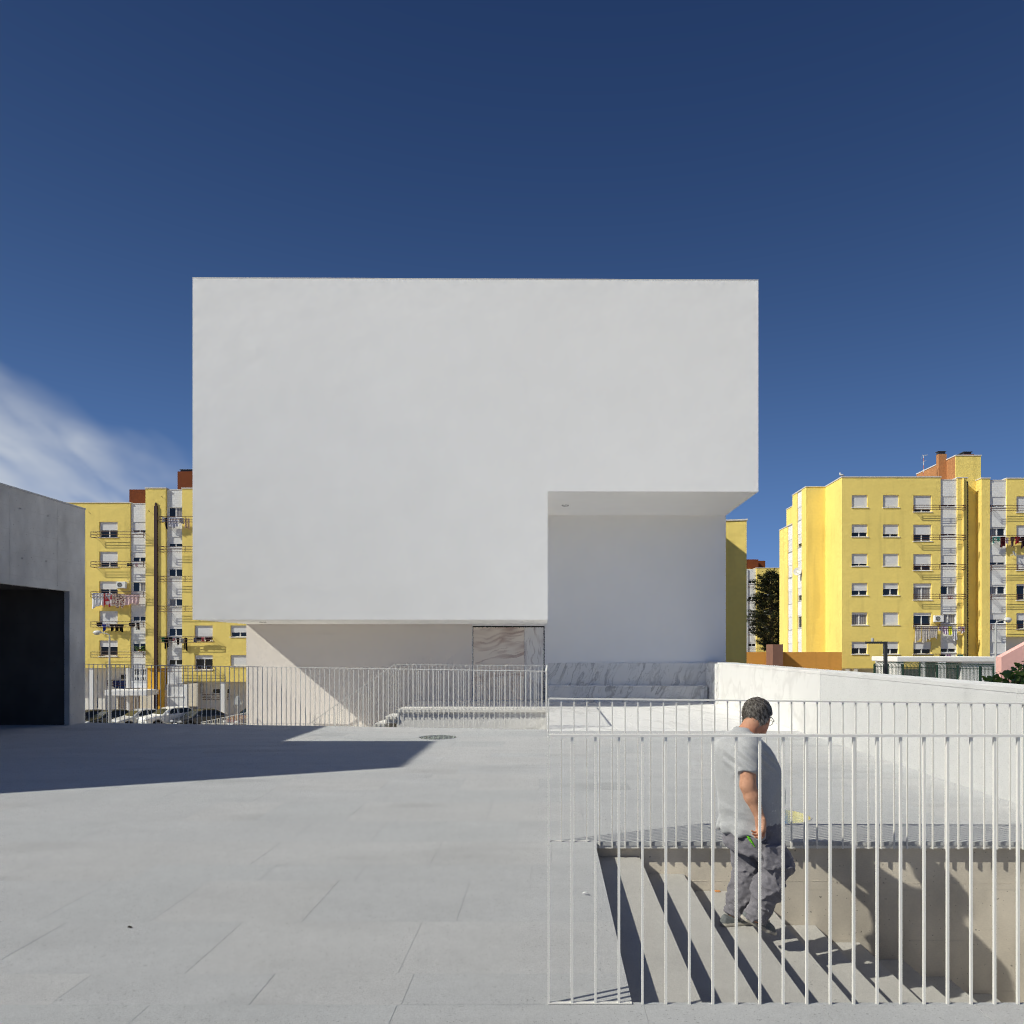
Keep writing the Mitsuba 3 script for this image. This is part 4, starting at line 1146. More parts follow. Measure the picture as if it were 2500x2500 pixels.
# pink stair wall, bush
wD = 40.0
wk = thing('stair_wall', 'pink rendered wall with a sloping top at the right edge', 'wall')
pp = [(2444.8, 1604), (2500, 1574), (2600, 1520), (2600, 1800), (2444.8, 1800)]
own(wk, panel(sg.Polygon([(at(a, b_, wD)[0], at(a, b_, wD)[2]) for a, b_ in pp]), wD, .5), M_PINK)
M_LEAF = 'mat_fig_leaf'
scene[M_LEAF] = {'type': 'twosided', 'bsdf': {'type': 'principled', 'base_color': mikit.proc(lambda p, n, uv: mix((0.08, 0.17, 0.03), (0.20, 0.30, 0.07), noise(p.x * 3, p.y * 3, p.z * 3))), 'roughness': 0.45, 'specular': 0.4}}
M_STEM = mat('stem', (0.10, 0.075, 0.05), 0.8, 0.2)


def leaf_mesh(L, wdt, lobes=True):
    """A lobed leaf, cupped along the midrib."""
    prof = [(0, 0), (.10, .30), (.28, .50), (.36, .30), (.52, .46), (.62, .24), (.82, .20), (1, 0)] if lobes else [(0, 0), (.2, .3), (.5, .42), (.8, .22), (1, 0)]
    v, f = [], []
    for s, hw in prof:
        v += [[s * L, -hw * wdt, .10 * L * hw - .15 * L * s * s], [s * L, 0, -.15 * L * s * s], [s * L, hw * wdt, .10 * L * hw - .15 * L * s * s]]
    for i in range(len(prof) - 1):
        a, b_ = 3 * i, 3 * i + 3
        f += [[a, b_, b_ + 1], [a, b_ + 1, a + 1], [a + 1, b_ + 1, b_ + 2], [a + 1, b_ + 2, a + 2]]
    return trimesh.Trimesh(v, f, process=False)


bk = thing('fig_bush', 'leafy green fig bush rising behind the parapet at the right edge', 'bush')
lr = np.random.RandomState(5)
bD = 22.0
leaf_shapes = [mikit.ply(leaf_mesh(L, L * .75), M_LEAF, True) for L in (.20, .25, .30)]
c0 = at(2492, 1665, bD)
nleaf = 0
for i in range(26):
    u = 2420 + (i / 25) * 130 + lr.uniform(-4, 4)
    top = np.interp(u, [2412, 2440, 2470, 2490, 2560], [1653, 1640, 1643, 1618, 1606]) + lr.uniform(0, 14)
    y = bD + lr.uniform(-.5, .5)
    tip = at(u, top, y)
    root = np.array([c0[0] + (tip[0] - c0[0]) * .35, bD, -1.2])
    mid = (tip + root) / 2 + [0, lr.uniform(-.1, .1), .12]
    stem = np.array([(1 - t) ** 2 * root + 2 * t * (1 - t) * mid + t * t * tip for t in np.linspace(0, 1, 9)])
    put(bk, 'stem', tube(stem, np.linspace(.022, .007, 9), 6), M_STEM, True)
    for j in range(11):
        t = 1 - j * .05
        q = (1 - t) ** 2 * root + 2 * t * (1 - t) * mid + t * t * tip
        a = lr.uniform(0, 360)
        again(bk, 'leaf', leaf_shapes[lr.randint(3)], T().translate((q + lr.normal(0, .05, 3)).tolist()).rotate([0, 0, 1], a).rotate([0, 1, 0], lr.uniform(-60, 75)).rotate([1, 0, 0], lr.uniform(-70, 70)))

# ---------------------------------------------------------------- the dark tree between the blocks
tD = 88.0
tk = thing('cypress_tree', 'dark layered conifer between the two yellow blocks', 'tree')
M_NEEDLE = 'mat_needles'
scene[M_NEEDLE] = {'type': 'twosided', 'bsdf': {'type': 'principled', 'base_color': mikit.proc(lambda p, n, uv: mix((0.007, 0.010, 0.006), (0.028, 0.038, 0.013), smoothstep(.35, .8, noise(p.x * 1.3, p.y * 1.3, p.z * 1.3)))), 'roughness': 0.7, 'specular': 0.2}}
tx = at(1883, 0, tD)[0]
zt_, zb_ = at(0, 1396, tD)[2], at(0, 1588, tD)[2]
put(tk, 'trunk', tube([[tx, tD, -5.1], [tx + .05, tD, -1], [tx + .1, tD, zb_ + 4], [tx, tD, zt_ - .3]], [.32, .26, .16, .03], 10), M_STEM, True)
prof_u = [(1396, 6), (1412, 24), (1425, 38), (1440, 30), (1455, 34), (1468, 46), (1482, 32), (1500, 44), (1512, 50), (1530, 46), (1550, 40), (1570, 30), (1588, 14)]
tv, tf, base_i = [], [], 0
limbs = []
for k in range(44):
    z = zb_ + (zt_ - zb_) * (k + lr.uniform(0, .7)) / 44
    v = V0 - (z - EYE) / tD * F
    R_ = np.interp(v, [a for a, _ in prof_u], [b_ for _, b_ in prof_u]) / F * tD * lr.uniform(1.0, 1.35)
    for a in np.linspace(0, 2 * np.pi, 6, endpoint=False) + lr.uniform(0, 6):
        a += lr.uniform(-.3, .3)
        R2 = R_ * lr.uniform(.65, 1.05)
        e = np.array([tx + R2 * math.cos(a), tD + R2 * math.sin(a), z + lr.uniform(-.05, .3) + .08 * R2])
        o = np.array([tx, tD, z - .25])
        limbs.append(tube([o, (o + e) / 2 + [0, 0, -.04], e], [.04, .025, .008], 4, False))
        nn = int(22 + 46 * R2)
        for q in range(nn):
            t = lr.uniform(.25, 1.05) ** .7
            c = o + (e - o) * t + lr.normal(0, 1, 3) * [.16, .16, .09]
            d = (e - o) / (np.linalg.norm(e - o) + 1e-6) + lr.normal(0, .55, 3)
            d /= np.linalg.norm(d)
            s_ = np.cross(d, lr.normal(0, 1, 3)); s_ /= np.linalg.norm(s_) + 1e-9
            L, wd = lr.uniform(.12, .26), lr.uniform(.025, .05)
            tv += [c - s_ * wd, c + d * L, c + s_ * wd, c - d * L * .3]
            tf += [[base_i, base_i + 1, base_i + 2], [base_i, base_i + 2, base_i + 3]]
            base_i += 4
put(tk, 'limbs', cat_(limbs), M_STEM)
put(tk, 'crown', trimesh.Trimesh(np.array(tv), np.array(tf), process=False), M_NEEDLE)

# ---------------------------------------------------------------- small things on the roofs and walls
def antenna(label, u, y, zb, zt):
    k = thing('tv_antenna', label, 'antenna')
    x = at(u, 0, y)[0]
    put(k, 'mast', tube([[x, y, zb], [x, y, zt]], .03, 6), mat('red_white_mast', mikit.proc(lambda p, n, uv: mix((.5, .16, .13), (.7, .66, .64), smoothstep(.45, .55, .5 + .5 * dr.sin(p.z * 9)))), .6, .3))
    h = zt - zb
    ms = [beam([x - .12, y, zt - .05], [x + .38, y, zt + .02], .02, .02), beam([x - .2, y, zt - .75], [x + .25, y, zt - .45], .02, .02)]
    for i in range(5):
        ms.append(beam([x - .05 + i * .09, y - .18, zt - .03 + i * .012], [x - .05 + i * .09, y + .18, zt - .03 + i * .012], .012, .012))
    ms += [beam([x - .18, y, zt - .3], [x - .12, y, zt + .1], .015, .015), beam([x - .05, y - .3, zt - .62], [x + .05, y + .3, zt - .62], .012, .012), beam([x + .1, y - .25, zt - .55], [x + .16, y + .25, zt - .5], .012, .012)]
    put(k, 'dipoles', cat_(ms), M_GALV)


antenna('red and white television antenna on the roof of the right block', 2255, 70.0, RZ(256), RZ(52))
gk = thing('seagull', 'white gull standing on the roof corner of the right block', 'gull')
gx, gz = RX(615), zT + .09
own(gk, surface(lambda p: np.minimum(smin(smin(sd_ell(p, [gx + .02, Y + .3, gz + .20], [.19, .09, .10]), sd_ell(p, [gx - .11, Y + .3, gz + .36], [.065, .055, .06]), .10), smin(sd_cone(p, [gx - .09, Y + .3, gz + .25], [gx - .11, Y + .3, gz + .34], .06, .045), sd_cone(p, [gx + .1, Y + .3, gz + .19], [gx + .32, Y + .3, gz + .15], .06, .02), .05), .05),
    np.minimum(sd_cone(p, [gx, Y + .27, gz + .13], [gx, Y + .27, gz], .014, .012), np.minimum(sd_cone(p, [gx, Y + .33, gz + .13], [gx, Y + .33, gz], .014, .012), sd_cone(p, [gx - .16, Y + .3, gz + .355], [gx - .23, Y + .3, gz + .34], .018, .008)))),
    [gx - .35, Y, gz - .02], [gx + .45, Y + .6, gz + .5], .014), mat('gull', mikit.proc(lambda p, n, uv: mix((.30, .31, .33), (.74, .74, .74), smoothstep(gz + .14, gz + .26, p.z))), .7, .2), True)


def dish(label, x, y, z, r, ax):
    k = thing('satellite_dish', label, 'satellite dish')
    m_ = lathe([[0, 0], [r * .5, .04 * r], [r, .22 * r], [r * 1.0, .26 * r], [r * .5, .08 * r], [0, .03 * r]], 24)
    ax = np.asarray(ax, float); ax /= np.linalg.norm(ax)
    m_.apply_transform(trimesh.geometry.align_vectors([0, 0, 1], ax)); m_.apply_translation([x, y, z])
    put(k, 'reflector', m_, M_LAMPW, 40)
    put(k, 'feed_arm', tube([[x, y, z - r * .8], np.array([x, y, z]) + ax * r * .9 - [0, 0, .1]], .018, 6), M_GALV)
    put(k, 'mount', tube([[x, y, z], [x - ax[0] * .3, y - ax[1] * .3, z - .15]], .03, 6), M_GALV)


dish('pale satellite dish on the sunlit flank of the right block', 24.65, 73.5, at(0, 1396, 73.5)[2], .42, (-.6, -.8, .3))
dish('small ochre satellite dish on the far right bay below the red laundry', RX(1840), Y - .35, RZ(812), .28, (.6, -.7, .4))
pk_ = thing('potted_plant', 'green potted plant on the sill of the fifth brick strip window', 'plant')
px_, pz_ = LX(945), LZ_(1352)
put(pk_, 'pot', lathe([[0, 0], [.12, 0], [.16, .22], [.14, .22], [.11, .03], [0, .03]], 16).apply_translation([px_, YB_ - .15, pz_ - .02]), M_TERRA)
for i in range(40):
    again(pk_, 'leaf', leaf_shapes[lr.randint(3)], T().translate([px_ + lr.uniform(-.3, .38), YB_ - .2 + lr.uniform(-.2, .1), pz_ + lr.uniform(.08, .38)]).rotate([0, 0, 1], lr.uniform(0, 360)).rotate([0, 1, 0], lr.uniform(-40, 40)))

# traffic sign seen from behind, down in the street
sk = thing('traffic_sign', 'grey back of a triangular traffic sign on a thin post in the street', 'traffic sign')
sx, sy = at(581.5, 0, 46.0)[0], 46.0
zz0, zz1 = at(0, 1700, sy)[2], at(0, 1719, sy)[2]
put(sk, 'post', tube([[sx + .04, sy - .03, -5.1], [sx, sy - .03, zz0 - .05]], .035, 8), M_GALV)
tri_p = sg.Polygon([(sx - .27, zz1), (sx + .20, zz1), (sx + .02, zz0), (sx - .09, zz0)]).buffer(.03)
put(sk, 'plate', panel(tri_p, sy, .02), M_GALV)
# scraps lying about
k = thing('dry_leaf', 'small dark dry leaf on the plaza in the left foreground', 'leaf')
c = at(310, 2268, EYE * F / (2268 - V0))
m_ = leaf_mesh(.030, .024, False); m_.apply_transform(trimesh.transformations.euler_matrix(.3, .2, .8)); m_.apply_translation([c[0], c[1], .010])
own(k, m_, mat('dry_leaf', (.03, .022, .018), .7, .2), True)
k = thing('paper_scrap', 'tiny curled white scrap on the paving left of the steps', 'paper scrap')
c = at(1429, 2186, EYE * F / (2186 - V0))
a = np.linspace(0, 2.6, 9)
v_ = np.array([[c[0] + .018 * math.cos(t), c[1] + w_, .004 + .016 * math.sin(t) * (t < 3)] for t in a for w_ in (-.008, .008)])
own(k, trimesh.Trimesh(v_, [[2 * i, 2 * i + 1, 2 * i + 3] for i in range(8)] + [[2 * i, 2 * i + 3, 2 * i + 2] for i in range(8)], process=False), M_WHITE)
k = thing('wood_scrap', 'small orange wooden scrap at the foot of the stairwell wall', 'wood scrap')
c = at(1756, 2184, 5.52)
own(k, cbox(c[0] - .02, c[0] + .018, 5.56, 5.585, -.389, -.380, .002), mat('orange_wood', (.55, .25, .10), .7, .2))

# ---------------------------------------------------------------- parked cars
def poly_sd(p, poly):
    """Signed distance of points p (n, 2) to a closed polygon."""
    poly = np.asarray(poly, float)
    d = np.full(len(p), 1e9); s = np.ones(len(p))
    n_ = len(poly)
    for i in range(n_):
        a, b_ = poly[i], poly[i - 1]
        e = b_ - a; w_ = p - a
        h = np.clip((w_ @ e) / (e @ e), 0, 1)
        q = w_ - h[:, None] * e
        d = np.minimum(d, (q * q).sum(1))
        c1, c2, c3 = p[:, 1] >= a[1], p[:, 1] < b_[1], e[0] * w_[:, 1] > e[1] * w_[:, 0]
        s = np.where((c1 & c2 & c3) | (~c1 & ~c2 & ~c3), -s, s)
    return s * np.sqrt(d)


def car_shapes(kind):
    if kind == 'hatch':
        side = [(-2.05, .30), (-2.05, .60), (-1.93, .76), (-1.05, .95), (-.38, 1.40), (.15, 1.50), (1.05, 1.46), (1.75, 1.08), (1.98, .95), (2.0, .35)]
        wx, W2, belt, R_ = (-1.28, 1.25), .87, .93, .31
        wsh = [(-.99, .985), (-.40, 1.375), (-.02, 1.46), (-.62, .99)]
        sw = [(-.62, 1.0), (-.12, 1.38), (.15, 1.42), (1.0, 1.38), (1.45, 1.05)]
    else:
        side = [(-2.2, .36), (-2.2, .80), (-2.08, .94), (-1.05, 1.10), (-.42, 1.55), (.1, 1.66), (1.35, 1.62), (2.0, 1.18), (2.16, 1.05), (2.16, .42)]
        wx, W2, belt, R_ = (-1.36, 1.35), .92, 1.07, .36
        wsh = [(-1.0, 1.13), (-.45, 1.52), (-.05, 1.62), (-.6, 1.13)]
        sw = [(-.62, 1.14), (-.15, 1.52), (.15, 1.57), (1.3, 1.53), (1.75, 1.2)]
    top = side[5][1]

    def halfw(x, z):
        taper = np.where(z > belt, (z - belt) / (top - belt) * .26, (belt - z) * .05)
        nose = np.clip((-x - 1.1) / 1.0, 0, 1) ** 2 * .16 + np.clip((x - 1.4) / .7, 0, 1) ** 2 * .08
        return W2 - taper - nose

    def body(p):
        d1 = poly_sd(p[:, [0, 2]], side)
        d2 = np.abs(p[:, 1]) - halfw(p[:, 0], p[:, 2])
        d = smax(d1, d2, .16)
        for x in wx:
            d = smax(d, -(np.hypot(p[:, 0] - x, p[:, 2] - R_) - R_ - .06 + 10 * np.maximum(0, .45 - np.abs(p[:, 1]))), .03)
        return d
    m_ = surface(body, [-2.4, -1.1, .1], [2.4, 1.1, 1.8], .04)
    c = m_.triangles_center
    isw = (poly_sd(c[:, [0, 2]], sw) < 0) & (np.abs(c[:, 1]) > .45) & (np.abs(m_.face_normals[:, 1]) > .5)
    for xb in (.30,):
        isw &= np.abs(c[:, 0] - xb) > .05
    ws = (c[:, 0] > wsh[0][0] + .02) & (c[:, 0] < wsh[1][0] + .28) & (c[:, 2] > belt + .06) & (c[:, 2] < top - .07) & (m_.face_normals[:, 0] < -.25) & (np.abs(c[:, 1]) < halfw(c[:, 0], c[:, 2]) - .09)
    gl = isw | ws
    sub = lambda mask: m_.submesh([np.nonzero(mask)[0]], append=True, repair=False)
    out = {'body': sub(~gl), 'side_windows': [sub(isw & (c[:, 1] * s < 0)) for s in (1, -1)], 'windscreen': sub(ws)}
    lamps = []
    for s in (-1, 1):
        lamps.append(surface(lambda p: smax(sd_ell(p, [side[1][0] + .10, s * (W2 - .30), side[1][1] + .02], [.20, .20, .10]), -sd_ell(p, [side[1][0] + 1.5, 0, .6], [.6, .6, .6]), .02), [side[1][0] - .3, s * (W2 - .30) - .3, .4], [side[1][0] + .5, s * (W2 - .30) + .3, 1.1], .03))
    out['lamps'] = lamps
    out['grille'] = cbox(side[0][0] + .0, side[0][0] + .06, -.42, .42, .38, .62, .02)
    tyre = lathe([[R_ * .62, -.1], [R_ * .95, -.11], [R_, -.07], [R_, .07], [R_ * .95, .11], [R_ * .62, .1], [R_ * .62, -.1]], 24)
    hub = cat_([lathe([[0, -.06], [R_ * .2, -.06], [R_ * .2, .06], [0, .06]], 16), lathe([[R_ * .55, -.08], [R_ * .62, -.08], [R_ * .62, .08], [R_ * .55, .08], [R_ * .55, -.08]], 24)] + [box(-.03, .03, 0, R_ * .58, -.05, .05).apply_transform(trimesh.transformations.rotation_matrix(a, [0, 0, 1])) for a in np.arange(5) * 1.2566])
    rot = trimesh.transformations.rotation_matrix(math.pi / 2, [1, 0, 0])
    tyre.apply_transform(rot); hub.apply_transform(rot)
    out['wheels'] = [(x, s * (W2 - .12), R_) for x in wx for s in (-1, 1)]
    mir = [surface(lambda p: sd_ell(p, [wsh[0][0] + .42, s * (W2 + .06), belt + .07], [.07, .13, .08]), [wsh[0][0] + .2, s * (W2 + .06) - .2, belt - .1], [wsh[0][0] + .7, s * (W2 + .06) + .2, belt + .3], .03) for s in (-1, 1)]
    out['mirrors'] = mir
    out['tyre'], out['rim'] = tyre, hub
    out['plate'] = cbox(side[0][0] - .012, side[0][0] + .0, -.26, .26, .40, .51, .003)
    return out


def sph(m_, mt, sm=True):
    return mikit.ply(m_, mt, sm)


M_TYRE = mat('tyre', (.015, .015, .015), .85, .2)
M_RIM = mat('rim', (.45, .45, .46), .3, .5, metallic=.7)
M_LAMPG = mat('headlight', (.62, .63, .64), .08, .7)
M_CARGLASS = mat('car_glass', (.02, .025, .022), .05, .6)


def paint(name, c, rough=.25):
    return mat('paint_' + name, c, rough, .5, clearcoat=1.0, clearcoat_gloss=.9)


cars = {k: car_shapes(k) for k in ('hatch', 'suv')}
_cs = {}


def park(kind, label, u, roof_v, y, yaw, pm):
    sh = cars[kind]
    k = thing('parked_car', label, 'car', 'cars parked in the street below the plaza')
    ztop = 1.5 if kind == 'hatch' else 1.66
    p_ = at(u, roof_v, y)
    M0 = T().translate([p_[0], y, p_[2] - ztop]).rotate([0, 0, 1], yaw)

    def use(name, key, m_, mt, M=M0, parent=k):
        if (kind, key, mt) not in _cs:
            _cs[(kind, key, mt)] = sph(m_, mt)
        return again(parent, name, _cs[(kind, key, mt)], M)
    use('body', 'body', sh['body'], pm)
    for i, l in enumerate(sh['side_windows']):
        use('side_window', f'sw{i}', l, M_CARGLASS)
    use('windscreen', 'windscreen', sh['windscreen'], M_CARGLASS)
    for i, l in enumerate(sh['lamps']):
        use('headlight', f'lamp{i}', l, M_LAMPG)
    use('grille', 'grille', sh['grille'], M_DARK)
    use('number_plate', 'plate', sh['plate'], M_WHITE)
    for i, l in enumerate(sh['mirrors']):
        use('mirror', f'mir{i}', l, pm)
    for x, yy, r in sh['wheels']:
        w_ = use('wheel', 'tyre', sh['tyre'], M_TYRE, M0.translate([x, yy, r]))
        use('rim', 'rim', sh['rim'], M_RIM, M0.translate([x, yy, r]), w_)


park('hatch', 'black car half hidden behind the concrete pavilion', 215, 1733, 61.0, 56, paint('black', (.012, .012, .013)))
park('hatch', 'black hatchback with its headlights to the left, beside the silver car', 268, 1732.5, 61.0, 56, paint('dark', (.016, .018, .017)))
park('hatch', 'silver car between the black hatchback and the white off-roader', 341, 1731, 61.0, 56, paint('silver', (.50, .50, .49), .3))
park('suv', 'white off-road car in the middle of the parked row', 412, 1726, 61.0, 56, paint('white', (.80, .80, .78)))
park('hatch', 'dark blue car right of the white off-roader', 487, 1731, 61.0, 56, paint('navy', (.02, .024, .034)))
park('hatch', 'dark red car partly hidden by the white building', 622, 1726, 52.0, 62, paint('red', (.10, .018, .014)))
# ---------------------------------------------------------------- the man on the stairs
man_k = thing('person', 'grey haired man in a grey t-shirt and paint stained work trousers walking down the steps', 'person')
YW = math.radians(20)
HF, HR = np.array([math.cos(YW), math.sin(YW), 0]), np.array([math.sin(YW), -math.cos(YW), 0])   # ahead of him, his right
O = np.array([1.318, 4.88, 0.0])
LM = np.stack([HF, HR, [0, 0, 1.0]], 1)
loc = lambda p: (p - O) @ LM
wld = lambda f, r, z: O + HF * f + HR * r + np.array([0, 0, z])

tz = np.array([.20, .26, .35, .45, .52, .60, .68, .75, .80, .84, .875, .91])
tc = np.array([.002, .002, .010, .012, .006, -.006, -.026, -.048, -.064, -.070, -.058, -.045])
ta = np.array([.176, .182, .193, .205, .210, .207, .198, .180, .160, .132, .090, .062])
tb = np.array([.200, .200, .203, .208, .209, .207, .206, .205, .196, .160, .095, .064])


def sd_torso(p, grow=0.0, lo=.24, hi=.90):
    q = loc(p)
    z = np.clip(q[:, 2], .20, .91)
    a, b_, c = np.interp(z, tz, ta) + grow, np.interp(z, tz, tb) + grow, np.interp(z, tz, tc)
    k = (np.abs((q[:, 0] - c) / a) ** 2.2 + np.abs(q[:, 1] / b_) ** 2.2) ** (1 / 2.2)
    d = (k - 1) * np.minimum(a, b_) * .93
    return smax(d, np.maximum(lo - q[:, 2], q[:, 2] - hi), .02)


# arms: the right one hangs towards us, the left one is bent, its hand at the belt
SR, ER, WR = np.array([1.262, 4.695, .800]), np.array([1.245, 4.655, .585]), np.array([1.318, 4.645, .385])
SL, EL, WL = wld(-.075, -.195, .80), wld(.05, -.40, .56), wld(.17, -.26, .40)

# hand, right: palm from the wrist downwards, curled fingers
PK = np.array([1.326, 4.640, .318])              # knuckles
d_arm = (PK - WR) / np.linalg.norm(PK - WR)
side = np.array([.45, -.89, 0.0])               # across the knuckles (index lies nearest to us)
back = np.cross(side, d_arm); back /= np.linalg.norm(back)
if back[0] < 0:
    back = -back


def finger(base, l1, l2, l3, r, c1, c2, c3):
    """Joints of a finger leaving base along d_arm and curling away from the back of the hand by the angles given."""
    pts, ang = [base], 0
    p = base.copy()
    for L, c in ((l1, c1), (l2, c2), (l3, c3)):
        ang += c
        p = p + L * (math.cos(ang) * d_arm - math.sin(ang) * back)
        pts.append(p.copy())
    return pts, r


FINGERS = [finger(PK + side * o, *l, r, *c) for o, l, r, c in (
    (.030, (.040, .026, .020), .0088, (.35, .75, .50)), (.010, (.043, .029, .021), .0090, (.45, .85, .55)),
    (-.011, (.040, .027, .020), .0086, (.55, .95, .6)), (-.030, (.032, .020, .018), .0076, (.65, 1.0, .6)))]
TH0 = WR + d_arm * .022 + side * .026
THUMB = [TH0, TH0 + d_arm * .036 + side * .014 - back * .020, TH0 + d_arm * .060 + side * .010 - back * .036, TH0 + d_arm * .078 + side * .002 - back * .046]


def sd_hand(p):
    d = sd_box(p, (WR + PK) / 2 + d_arm * .004, [.042, .013, .040], np.stack([side, back, d_arm], 1), .012)
    d = smin(d, sd_cone(p, WR, WR + d_arm * .03, .029, .026), .02)
    for pts, r in FINGERS:
        f = np.minimum(np.minimum(sd_cone(p, pts[0], pts[1], r * 1.08, r), sd_cone(p, pts[1], pts[2], r * 1.03, r * .92)), sd_cone(p, pts[2], pts[3], r * .95, r * .78))
        d = smin(d, f, .007)
    t = np.minimum(np.minimum(sd_cone(p, THUMB[0], THUMB[1], .016, .0125), sd_cone(p, THUMB[1], THUMB[2], .0118, .0105)), sd_cone(p, THUMB[2], THUMB[3], .0108, .0085))
    return smin(d, t, .010)


# head: turned a little further away, chin down
hy, hp = math.radians(47), math.radians(24)
hf = np.array([math.cos(hy) * math.cos(hp), math.sin(hy) * math.cos(hp), -math.sin(hp)])
hl = np.array([-math.sin(hy), math.cos(hy), 0])
hu = np.cross(hf, hl)
HC = np.array([1.378, 4.905, .985])
HM = np.stack([hf, hl, hu], 1)
hloc = lambda p: (p - HC) @ HM
hw = lambda a, b_, c: HC + HM @ np.array([a, b_, c])


def sd_head(q):
    d = sd_ell(q, [-.014, 0, .032], [.098, .079, .088])
    d = smin(d, sd_ell(q, [.030, 0, -.040], [.066, .060, .068]), .05)
    d = smin(d, sd_ell(q, [.058, 0, -.082], [.028, .030, .022]), .03)       # chin
    d = smin(d, sd_cone(q, [-.03, .044, -.058], [.050, .022, -.086], .022, .018), .03)
    d = smin(d, sd_cone(q, [-.03, -.044, -.058], [.050, -.022, -.086], .022, .018), .03)
    d = smin(d, sd_cone(q, [.084, 0, .022], [.106, 0, -.016], .010, .015), .015)    # nose
    d = smin(d, sd_ell(q, [.098, .012, -.020], [.010, .009, .008]), .01)
    d = smin(d, sd_ell(q, [.098, -.012, -.020], [.010, .009, .008]), .01)
    d = smin(d, sd_cone(q, [.076, .034, .034], [.082, -.034, .034], .012, .012), .02)   # brow
    for s in (-1, 1):
        d = smax(d, -sd_ell(q, [.090, s * .031, .014], [.016, .019, .011]), .014)
        d = smin(d, sd_ell(q, [.076, s * .031, .014], [.014, .015, .012]), .004)
        e = smax(sd_ell(q, [-.002, s * .079, .000], [.019, .012, .034]), -sd_ell(q, [.003, s * .090, .004], [.011, .009, .021]), .006)
        d = smin(d, e, .008)
        d = smin(d, sd_ell(q, [-.004, s * .079, -.027], [.010, .009, .012]), .008)
    d = smin(d, sd_ell(q, [.086, 0, -.050], [.014, .026, .007]), .01)       # lips
    d = smax(d, -sd_ell(q, [.104, 0, -.050], [.010, .022, .0022]), .004)
    return d


def sd_body(p):
    d = sd_torso(p, -.020, .20, .90)
    n0, n1 = wld(-.050, 0, .845), hw(-.045, 0, -.045)
    d = smin(d, sd_cone(p, n0, n1, .068, .060), .05)
    d = smin(d, sd_head(hloc(p)), .02)
    for S_, E_, W_, k in ((SR, ER, WR, 0), (SL, EL, WL, 1)):
        d = smin(d, sd_cone(p, S_, E_, .058, .047), .03)
        f = sd_cone(p, E_, E_ + (W_ - E_) * .35, .047, .047)
        f = smin(f, sd_cone(p, E_ + (W_ - E_) * .35, W_, .047, .029), .02)
        d = smin(d, f, .02)
    d = smin(d, sd_hand(p), .012)
    # the other hand, simpler but with its fingers, resting on the belt
    dl = (WL - EL) / np.linalg.norm(WL - EL)
    sl = np.array([0, 0, 1.0]) - dl * dl[2]; sl /= np.linalg.norm(sl)
    bl = np.cross(sl, dl)
    h = sd_box(p, WL + dl * .045, [.040, .013, .042], np.stack([sl, bl, dl], 1), .012)
    for o, L in ((.030, .062), (.010, .068), (-.010, .064), (-.029, .050)):
        b0 = WL + dl * .085 + sl * o
        h = smin(h, np.minimum(sd_cone(p, b0, b0 + dl * L * .5 + HR * .012, .009, .0085), sd_cone(p, b0 + dl * L * .5 + HR * .012, b0 + dl * L * .8 + HR * .035, .0085, .007)), .006)
    t0 = WL + dl * .025 + sl * .030
    h = smin(h, np.minimum(sd_cone(p, t0, t0 + dl * .03 + sl * .025, .014, .0115), sd_cone(p, t0 + dl * .03 + sl * .025, t0 + dl * .058 + sl * .030, .011, .0085)), .01)
    d = smin(d, h, .015)
    for hip, kn, an in LEGS:
        d = smin(d, sd_cone(p, hip, kn, .080, .055), .04)
        d = smin(d, sd_cone(p, kn, an, .054, .040), .03)
    return d


# legs: hip, knee, ankle
RH, RK, RA = wld(.02, .10, .26), np.array([1.462, 4.745, .055]), np.array([1.318, 4.745, -.280])
LH, LK, LA = wld(.00, -.10, .26), np.array([1.330, 4.965, -.050]), np.array([1.226, 4.915, -.315])
LEGS = [(RH, RK, RA), (LH, LK, LA)]


def skin(p, n, uv):
    a = fbm(p.x * 60, p.y * 60, p.z * 60, 3)
    red = smoothstep(.82, .94, p.z) * smoothstep(.98, .90, p.z)
    c = mix((.42, .205, .125), (.54, .30, .20), a)
    return mix(c, (.46, .165, .095), red * .7)


M_SKIN = mat('skin', mikit.proc(skin), .62, .25, lambda p, n, uv: fbm(p.x * 120, p.y * 120, p.z * 120, 2), .0012, .002)
put(man_k, 'body', surface(sd_body, [.98, 4.45, -.40], [1.62, 5.44, 1.14], .0048), M_SKIN, True)

# t-shirt
RSE = SR + (ER - SR) * .62 + np.array([.002, -.004, 0])      # where the sleeve ends
LSE = SL + (EL - SL) * .62


